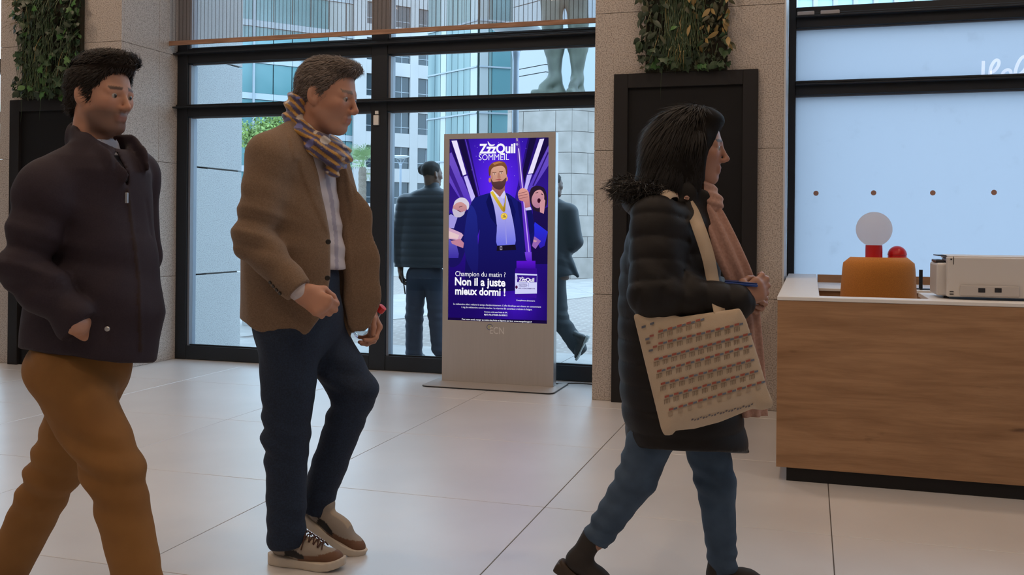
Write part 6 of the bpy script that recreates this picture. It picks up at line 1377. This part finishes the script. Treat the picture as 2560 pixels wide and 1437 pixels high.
# ---- picture on the screen: flat coloured shapes, drawn in order
AV, AF, AC = [], [], []
a5 = lambda p: (1080+p[0]/4.106, 310+p[1]/4.106); a6 = lambda p: (1080+p[0]/3.882, 630+p[1]/3.882); apx = lambda p: p
SY0, DL = KY+.0105, .0001
lvl = [0]
def put(pts_px, cols, tri=None):
    n0 = len(AV); y = SY0-DL*lvl[0]
    for p in pts_px:
        q = GY(p[0], p[1], y); AV.append((min(max(q[0], sx0), sx1), y, min(max(q[2], sz0), sz1)))
    AC.extend(cols)
    if tri is None:
        from mathutils.geometry import tessellate_polygon
        tri = tessellate_polygon([[Vector((p[0], -p[1], 0)) for p in pts_px]])
    for t in tri: AF.append(tuple(n0+i for i in t))
def lc(c): return lin(*c)
def shape(pts, c, m=a5, c2=None, up=True, sm=True):
    if up: lvl[0] += 1
    P_ = [m(p) for p in pts]
    if len(P_) >= 7 and len(P_) < 20 and sm:          # round organic outlines
        Q = np.array(P_, float); R_ = []
        for i in range(len(Q)):
            p0, p1, p2, p3 = Q[i-1], Q[i], Q[(i+1) % len(Q)], Q[(i+2) % len(Q)]
            for f in (0, .25, .5, .75): R_.append(tuple(.5*((2*p1)+(-p0+p2)*f+(2*p0-5*p1+4*p2-p3)*f*f+(-p0+3*p1-3*p2+p3)*f**3)*.85+.15*(p1+(p2-p1)*f)))
        P_ = R_
    if c2 is None: cs = [lc(c)]*len(P_)
    else:
        ys = [p[1] for p in P_]; a, b = min(ys), max(ys); A_, B_ = np.array(lc(c)), np.array(lc(c2)); cs = [tuple(A_+(B_-A_)*(y-a)/(b-a+1e-9)) for y in ys]
    put(P_, cs)
def disc(cx, cy, r, c, m=a5, n=20, ry=None, up=True, a0=0, a1=2*math.pi): shape([(cx+r*math.cos(a0+(a1-a0)*i/n), cy+(ry or r)*math.sin(a0+(a1-a0)*i/n)) for i in range(n)], c, m, up=up)
# background glow
gx, gy = 14, 24; P_, C_, T3 = [], [], []
for j in range(gy+1):
    for i in range(gx+1):
        u = 1112+(1382-1112)*i/gx; v = 335+(818-335)*j/gy; P_.append((u, v)); d = math.hypot((u-1246)/75, (v-465)/120); g = math.exp(-d*d); b_ = max(0, min(1, (v-560)/160))
        d2 = math.exp(-(((u-1290)/60)**2+((v-760)/60)**2)); A_ = np.array([44, 20, 150])*(1-b_)+np.array([28, 10, 96])*b_; C_.append(lc(tuple(np.minimum(255, A_+g*np.array([48, 18, 92])+d2*np.array([32, 10, 80])))))
for j in range(gy):
    for i in range(gx): a = j*(gx+1)+i; T3 += [(a, a+1, a+gx+2), (a, a+gx+2, a+gx+1)]
put(P_, C_, T3)
sh_ = shape
sh_([(170, 150), (372, 145), (500, 750), (440, 770), (400, 840), (170, 900)], (36, 18, 104), c2=(52, 26, 140)); sh_([(178, 300), (200, 290), (425, 830), (330, 840), (176, 600)], (112, 84, 196), c2=(84, 52, 190)); sh_([(178, 420), (190, 430), (330, 760), (300, 770), (178, 520)], (60, 34, 140))
sh_([(262, 160), (330, 158), (472, 745), (446, 760)], (24, 14, 62)); sh_([(338, 158), (348, 158), (490, 740), (480, 742)], (88, 58, 190))
sh_([(200, 172), (255, 168), (354, 515), (318, 528)], (232, 224, 252)); sh_([(326, 540), (361, 528), (442, 745), (410, 805)], (196, 184, 250)); sh_([(184, 200), (196, 190), (312, 530), (300, 545)], (30, 16, 80))
sh_([(985, 140), (1200, 130), (1200, 900), (960, 840), (850, 770)], (36, 18, 104), c2=(52, 26, 150)); sh_([(1198, 215), (1198, 420), (1015, 700), (965, 700)], (108, 82, 196), c2=(86, 60, 190))
sh_([(1004, 140), (1072, 140), (930, 660), (895, 650)], (24, 14, 62)); sh_([(1160, 140), (1200, 138), (1200, 200), (1045, 520), (1032, 515)], (26, 14, 66)); sh_([(1105, 155), (1152, 150), (1036, 505), (985, 512)], (232, 224, 252)); sh_([(976, 522), (1028, 514), (968, 700), (940, 700)], (190, 178, 248)); sh_([(1190, 280), (1196, 300), (1040, 640), (1030, 630)], (50, 28, 120))
lvl[0] += 1
for x, y in ((440, 225), (465, 240), (683, 190), (453, 330), (530, 390), (880, 345), (820, 440), (500, 555), (965, 250), (410, 470), (845, 530), (560, 250), (930, 180)): disc(x, y, 2.6, (190, 180, 250), n=6, up=False)
# sleeper at left
sh_([(168, 930), (262, 955), (390, 870), (410, 1000), (400, 1150), (345, 1290), (280, 1437), (168, 1437)], (24, 24, 98), c2=(26, 18, 92)); sh_([(168, 935), (195, 925), (262, 958), (225, 1070), (168, 1065)], (158, 150, 222)); sh_([(168, 1180), (250, 1230), (275, 1330), (270, 1375), (168, 1375)], (96, 88, 190), c2=(60, 46, 160))
sh_([(218, 838), (240, 800), (290, 788), (352, 830), (362, 862), (335, 905), (290, 952), (235, 945), (212, 890)], (206, 150, 146), c2=(170, 116, 138)); sh_([(212, 868), (248, 880), (300, 905), (335, 890), (330, 925), (290, 955), (236, 950), (212, 905)], (196, 186, 208)); sh_([(222, 838), (236, 790), (285, 756), (340, 762), (378, 806), (380, 862), (360, 880), (352, 836), (300, 800), (250, 812)], (212, 204, 222))
sh_([(276, 850), (312, 838), (314, 844), (278, 857)], (90, 50, 70)); sh_([(262, 880), (300, 900), (296, 906), (260, 888)], (110, 60, 80), up=False); sh_([(168, 1062), (302, 1118), (322, 1140), (292, 1192), (168, 1180)], (206, 166, 196)); sh_([(168, 1098), (280, 1140), (262, 1180), (168, 1165)], (226, 196, 200)); sh_([(192, 1200), (288, 1178), (328, 1220), (320, 1272), (262, 1252), (205, 1228)], (190, 128, 152))
# yawner at right
sh_([(1030, 870), (1100, 880), (1200, 850), (1200, 1437), (1000, 1437), (1040, 1010)], (30, 18, 78), c2=(22, 12, 70)); sh_([(1000, 735), (1018, 660), (1075, 632), (1150, 656), (1180, 740), (1176, 830), (1120, 900), (1040, 880), (1010, 810)], (40, 26, 46)); sh_([(1026, 750), (1060, 690), (1115, 676), (1150, 722), (1146, 800), (1095, 862), (1045, 845), (1024, 800)], (208, 150, 154), c2=(176, 118, 150)); disc(1098, 786, 17, (54, 12, 34), ry=25); sh_([(1062, 705), (1090, 698), (1090, 704), (1062, 712)], (70, 40, 60)); sh_([(1120, 712), (1142, 722), (1140, 730), (1118, 720)], (70, 40, 60), up=False)
sh_([(1108, 800), (1140, 760), (1163, 785), (1156, 860), (1148, 920), (1108, 905)], (204, 146, 156)); sh_([(1055, 1005), (1190, 1105), (1155, 1250), (1110, 1275), (1028, 1110)], (38, 48, 226), c2=(46, 28, 170)); sh_([(996, 1140), (1060, 1158), (1118, 1200), (1062, 1282), (1005, 1232)], (150, 100, 178)); sh_([(1010, 1170), (1080, 1200), (1060, 1214), (1008, 1188)], (206, 150, 170))
# traveller in the middle
sh_([(1186, 496), (1226, 482), (1266, 482), (1300, 506), (1328, 522), (1336, 585), (1322, 650), (1328, 720), (1176, 720), (1164, 640), (1166, 560), (1174, 520)], (24, 28, 112), apx, c2=(20, 12, 78)); sh_([(1176, 512), (1192, 540), (1196, 640), (1190, 690), (1166, 650), (1160, 600), (1166, 545)], (32, 40, 134), apx, c2=(24, 20, 96)); sh_([(490, 1080), (480, 1180), (472, 1240), (468, 1150)], (70, 30, 190))
sh_([(598, 695), (690, 742), (752, 715), (800, 850), (835, 1010), (852, 1242), (670, 1248), (666, 1050), (640, 860)], (198, 192, 238), c2=(98, 104, 226)); sh_([(588, 715), (630, 830), (668, 1050), (600, 960), (555, 800)], (16, 18, 82)); sh_([(768, 745), (800, 850), (838, 1020), (860, 900), (815, 770)], (18, 20, 90)); sh_([(735, 760), (745, 760), (770, 1230), (760, 1230)], (150, 148, 228))
sh_([(616, 640), (748, 625), (748, 712), (697, 748), (612, 690)], (150, 96, 92)); sh_([(598, 696), (622, 672), (695, 748), (655, 752)], (222, 216, 248)); sh_([(756, 716), (742, 680), (698, 748), (735, 768)], (206, 200, 242))
disc(594, 575, 13, (196, 128, 112), ry=26); disc(766, 562, 12, (206, 138, 120), ry=26, up=False)
sh_([(598, 500), (604, 450), (640, 425), (690, 412), (740, 425), (762, 460), (768, 540), (752, 610), (722, 652), (690, 662), (645, 650), (614, 606)], (214, 166, 144), c2=(188, 132, 114)); sh_([(604, 555), (626, 592), (660, 590), (690, 586), (722, 584), (764, 548), (752, 620), (722, 664), (686, 674), (640, 656), (612, 612)], (96, 64, 62), c2=(70, 44, 52)); sh_([(644, 572), (690, 560), (716, 566), (692, 581)], (164, 88, 86)); sh_([(676, 500), (690, 500), (706, 548), (690, 556), (670, 550)], (180, 126, 108)); sh_([(610, 505), (614, 460), (622, 560), (612, 570)], (170, 112, 100))
sh_([(586, 530), (580, 470), (590, 430), (625, 396), (690, 380), (745, 394), (770, 440), (774, 500), (764, 520), (752, 460), (716, 428), (640, 440), (608, 470), (600, 525)], (132, 82, 52), c2=(92, 54, 40)); sh_([(620, 400), (690, 384), (730, 398), (690, 402), (640, 420)], (176, 120, 74))
for x, y in ((642, 512), (710, 503)): disc(x, y, 13, (228, 206, 200), n=12, ry=5); disc(x+1, y, 5, (44, 34, 40), n=8); sh_([(x-22, y-16), (x+18, y-20), (x+20, y-14), (x-22, y-9)], (92, 56, 46), up=False)
sh_([(597, 700), (626, 688), (742, 868), (738, 905), (716, 890)], (222, 196, 62), c2=(176, 140, 40)); sh_([(752, 712), (760, 745), (752, 888), (738, 905), (726, 868), (746, 800)], (206, 176, 52), c2=(150, 116, 36)); disc(740, 946, 35, (214, 170, 52)); disc(740, 946, 29, (240, 206, 88))
sh_([(668, 1247), (856, 1237), (864, 1292), (664, 1302)], (22, 16, 34)); sh_([(696, 1255), (720, 1254), (721, 1292), (697, 1293)], (170, 160, 180)); sh_([(702, 1262), (714, 1261), (715, 1285), (703, 1286)], (22, 16, 34))
# pole, arm and hand
sh_([(880, 790), (960, 865), (1022, 880), (1048, 1080), (1005, 1130), (930, 1080), (900, 960)], (20, 20, 92)); sh_([(858, 140), (882, 140), (908, 240), (960, 800), (1026, 1400), (974, 1400), (916, 800), (866, 250)], (88, 54, 170), c2=(92, 40, 200)); sh_([(884, 250), (894, 250), (948, 800), (1004, 1340), (994, 1340), (938, 800)], (232, 214, 252), c2=(190, 150, 246)); sh_([(866, 145), (876, 145), (880, 175), (870, 175)], (206, 196, 170))
sh_([(884, 700), (905, 668), (930, 658), (965, 668), (992, 700), (1002, 790), (1006, 852), (958, 858), (945, 800), (900, 782), (884, 745)], (222, 158, 146), c2=(178, 112, 124)); sh_([(886, 712), (975, 690), (976, 695), (887, 718)], (140, 84, 92)); sh_([(886, 738), (980, 716), (981, 721), (887, 744)], (140, 84, 92), up=False); sh_([(892, 764), (984, 744), (985, 749), (893, 769)], (140, 84, 92), up=False); sh_([(956, 862), (1012, 850), (1022, 880), (962, 888)], (206, 200, 244))
# bottle
sh_([(835, 150), (1000, 155), (1018, 190), (1014, 432), (990, 442), (830, 440), (806, 425), (806, 190)], (52, 14, 140), a6, c2=(58, 18, 150)); sh_([(820, 85), (1004, 84), (1004, 160), (820, 156)], (92, 22, 206), a6, c2=(62, 14, 160)); sh_([(806, 206), (1020, 214), (1018, 402), (806, 406)], (206, 208, 246), a6); sh_([(826, 222), (1018, 228), (1016, 294), (826, 292)], (54, 22, 140), a6); disc(818, 250, 12, (196, 190, 226), a6, ry=24); disc(820, 340, 12, (74, 20, 70), a6, ry=16); sh_([(900, 0), (966, 0), (970, 80), (912, 80)], (118, 70, 220), a6, c2=(90, 30, 200)); sh_([(935, 296), (938, 296), (938, 336), (935, 336)], (120, 110, 190), a6)
sh_([(140, 634), (1130, 664), (1130, 706), (140, 676)], (22, 8, 56), a6)
me = raw(AV, AF); set_cols(me, AC); scr = obj('screen', box(sx0, sx1, KY+.0106, KY+.0119, sz0, sz1), M_black2, kio); obj('screen_picture', me, emit('screen_light', (1, 1, 1), 1.0, attr='Col'), scr)
# lettering
YT = SY0-DL*(lvl[0]+3)
def letter(name, body, L_, R_, m, mat, parent, off=0.0, vs=1.0, y=YT, label=None, words=False):
    me = text_me(body, off); n = len(me.vertices); a = np.empty(n*3, np.float32); me.vertices.foreach_get('co', a); a = a.reshape(-1, 3)
    A_, B_ = GY(*m(L_), y), GY(*m(R_), y); w = a[:, 0].max()-a[:, 0].min(); s = (B_[0]-A_[0])/w; tilt = (B_[2]-A_[2])/(B_[0]-A_[0]); q = np.zeros_like(a)
    q[:, 0] = A_[0]+(a[:, 0]-a[:, 0].min())*s; q[:, 2] = A_[2]+a[:, 1]*s*vs; q[:, 1] = y
    me.vertices.foreach_set('co', q.ravel()); me.update()
    if not words: return obj(name, me, mat, parent, label=label)
    x = np.sort(q[:, 0]); bm = bmesh.new(); bm.from_mesh(me); bm.verts.ensure_lookup_table(); seen = set(); isl = []      # one part per word
    for v in bm.verts:
        if v.index in seen: continue
        stk = [v]; seen.add(v.index); comp = []
        while stk:
            c = stk.pop(); comp.append(c.index)
            for e in c.link_edges:
                o2 = e.other_vert(c)
                if o2.index not in seen: seen.add(o2.index); stk.append(o2)
        isl.append(comp)
    bm.free(); isl.sort(key=lambda c: q[c, 0].min()); gap = .19*s; groups = []
    for c in isl:
        if groups and q[c, 0].min()-max(q[k, 0].max() for k in groups[-1]) < gap: groups[-1].append(c)
        else: groups.append([c])
    for g in groups:
        keep = {i for c in g for i in c}; b2 = bmesh.new(); b2.from_mesh(me); b2.verts.ensure_lookup_table(); bmesh.ops.delete(b2, geom=[v for v in b2.verts if v.index not in keep], context='VERTS'); m2 = bpy.data.meshes.new('word'); b2.to_mesh(m2); b2.free(); obj(name, m2, mat, parent)
M_tw = emit('screen_white_text', lin(246, 246, 252), 1.0); M_td = emit('screen_dark_text', lin(60, 30, 110), 1.0)
letter('brand_text', 'ZzzQuil', (483, 299), (855, 299), a5, M_tw, scr, .035, 1.12); letter('trademark', '®', (862, 220), (884, 220), a5, M_tw, scr); letter('product_text', 'SOMMEIL', (480, 372), (790, 371), a5, M_tw, scr, -.004, 1.12)
letter('headline_text', 'Champion du matin ?', (226, 231), (713, 229), a6, M_tw, scr, 0, 1.12, words=True); letter('headline_text', 'Non il a juste', (222, 319), (712, 325), a6, M_tw, scr, .03, 1.12, words=True); letter('headline_text', 'mieux dormi !', (224, 409), (712, 418), a6, M_tw, scr, .03, 1.12, words=True)
letter('small_print', 'Complément alimentaire', (818, 474), (999, 478), a6, M_tw, scr, .012); letter('small_print', "La mélatonine aide à réduire le temps d'endormissement. L'effet bénéfique est obtenu en consommant", (207, 510), (1058, 532), a6, M_tw, scr, 0, 1.1); letter('small_print', '1 mg de mélatonine avant le coucher. La vitamine B6 contribue à réduire la fatigue.', (287, 541), (972, 558), a6, M_tw, scr, 0, 1.1)
letter('small_print', "Contenu créé avec l'aide de l'IA.", (507, 585), (733, 590), a6, M_tw, scr, .012); letter('small_print', 'MAT-FR-OTHER-26-000015', (507, 614), (731, 619), a6, M_tw, scr, .012, 1.1); letter('small_print', 'Pour votre santé, manger au moins cinq fruits et légumes par jour. www.mangerbouger.fr', (290, 657), (970, 680), a6, M_tw, scr, .01, 1.1)
letter('bottle_text', 'ZzzQuil', (841, 284), (992, 286), a6, M_tw, scr, .03, 1.1); letter('bottle_text', 'SOMMEIL', (842, 318), (925, 318), a6, M_td, scr, 0); letter('bottle_text', 'mélatonine*', (842, 333), (925, 333), a6, M_td, scr, .02); letter('bottle_text', "AIDE À S'ENDORMIR VITE", (836, 356), (1000, 357), a6, M_td, scr, .02); letter('medal_text', 'Zzz', (722, 957), (762, 955), a5, emit('medal_dark', lin(60, 40, 20)), scr, .03)
lvl[0] += 3
for pts, c, m in (([(572, 176), (592, 200), (612, 212), (645, 208), (634, 222), (600, 228), (580, 212)], (246, 246, 252), a5), ([(872, 232), (880, 246), (896, 248), (888, 256), (874, 250)], (240, 240, 250), a6), ([(738, 926), (744, 932), (752, 932), (746, 938), (739, 935)], (60, 40, 20), a5)):
    AV, AF, AC = [], [], []; shape(pts, c, m, up=False); me = raw(AV, AF); set_cols(me, AC); obj('feather_mark', me, MATS['screen_light'], scr)
M_ecn = pbr('pale_grey_print', (0.72, 0.70, 0.69), .5); letter('maker_text', 'ECN', (562, 791), (698, 793), a6, M_ecn, kio, 0.0, 1.22, KY-.0036, label='pale ECN lettering')
for r, w, c, a1 in ((27, 6, (0.10, 0.14, 0.26), 5.0), (17, 5, (0.55, 0.50, 0.22), 4.6), (8, 5, (0.35, 0.45, 0.2), 4.4)):
    V_, F_ = [], []
    for i in range(25):
        t = 1.2+a1*i/24
        for rr_ in (r-w/2, r+w/2): V_.append(GY(*a6((560+rr_*math.cos(t), 727+rr_*math.sin(t))), KY-.0036))
        if i: n = 2*i; F_.append((n-2, n-1, n+1, n))
    obj('maker_ring', raw(V_, F_), pbr('ring_%d' % r, c, .5), kio)
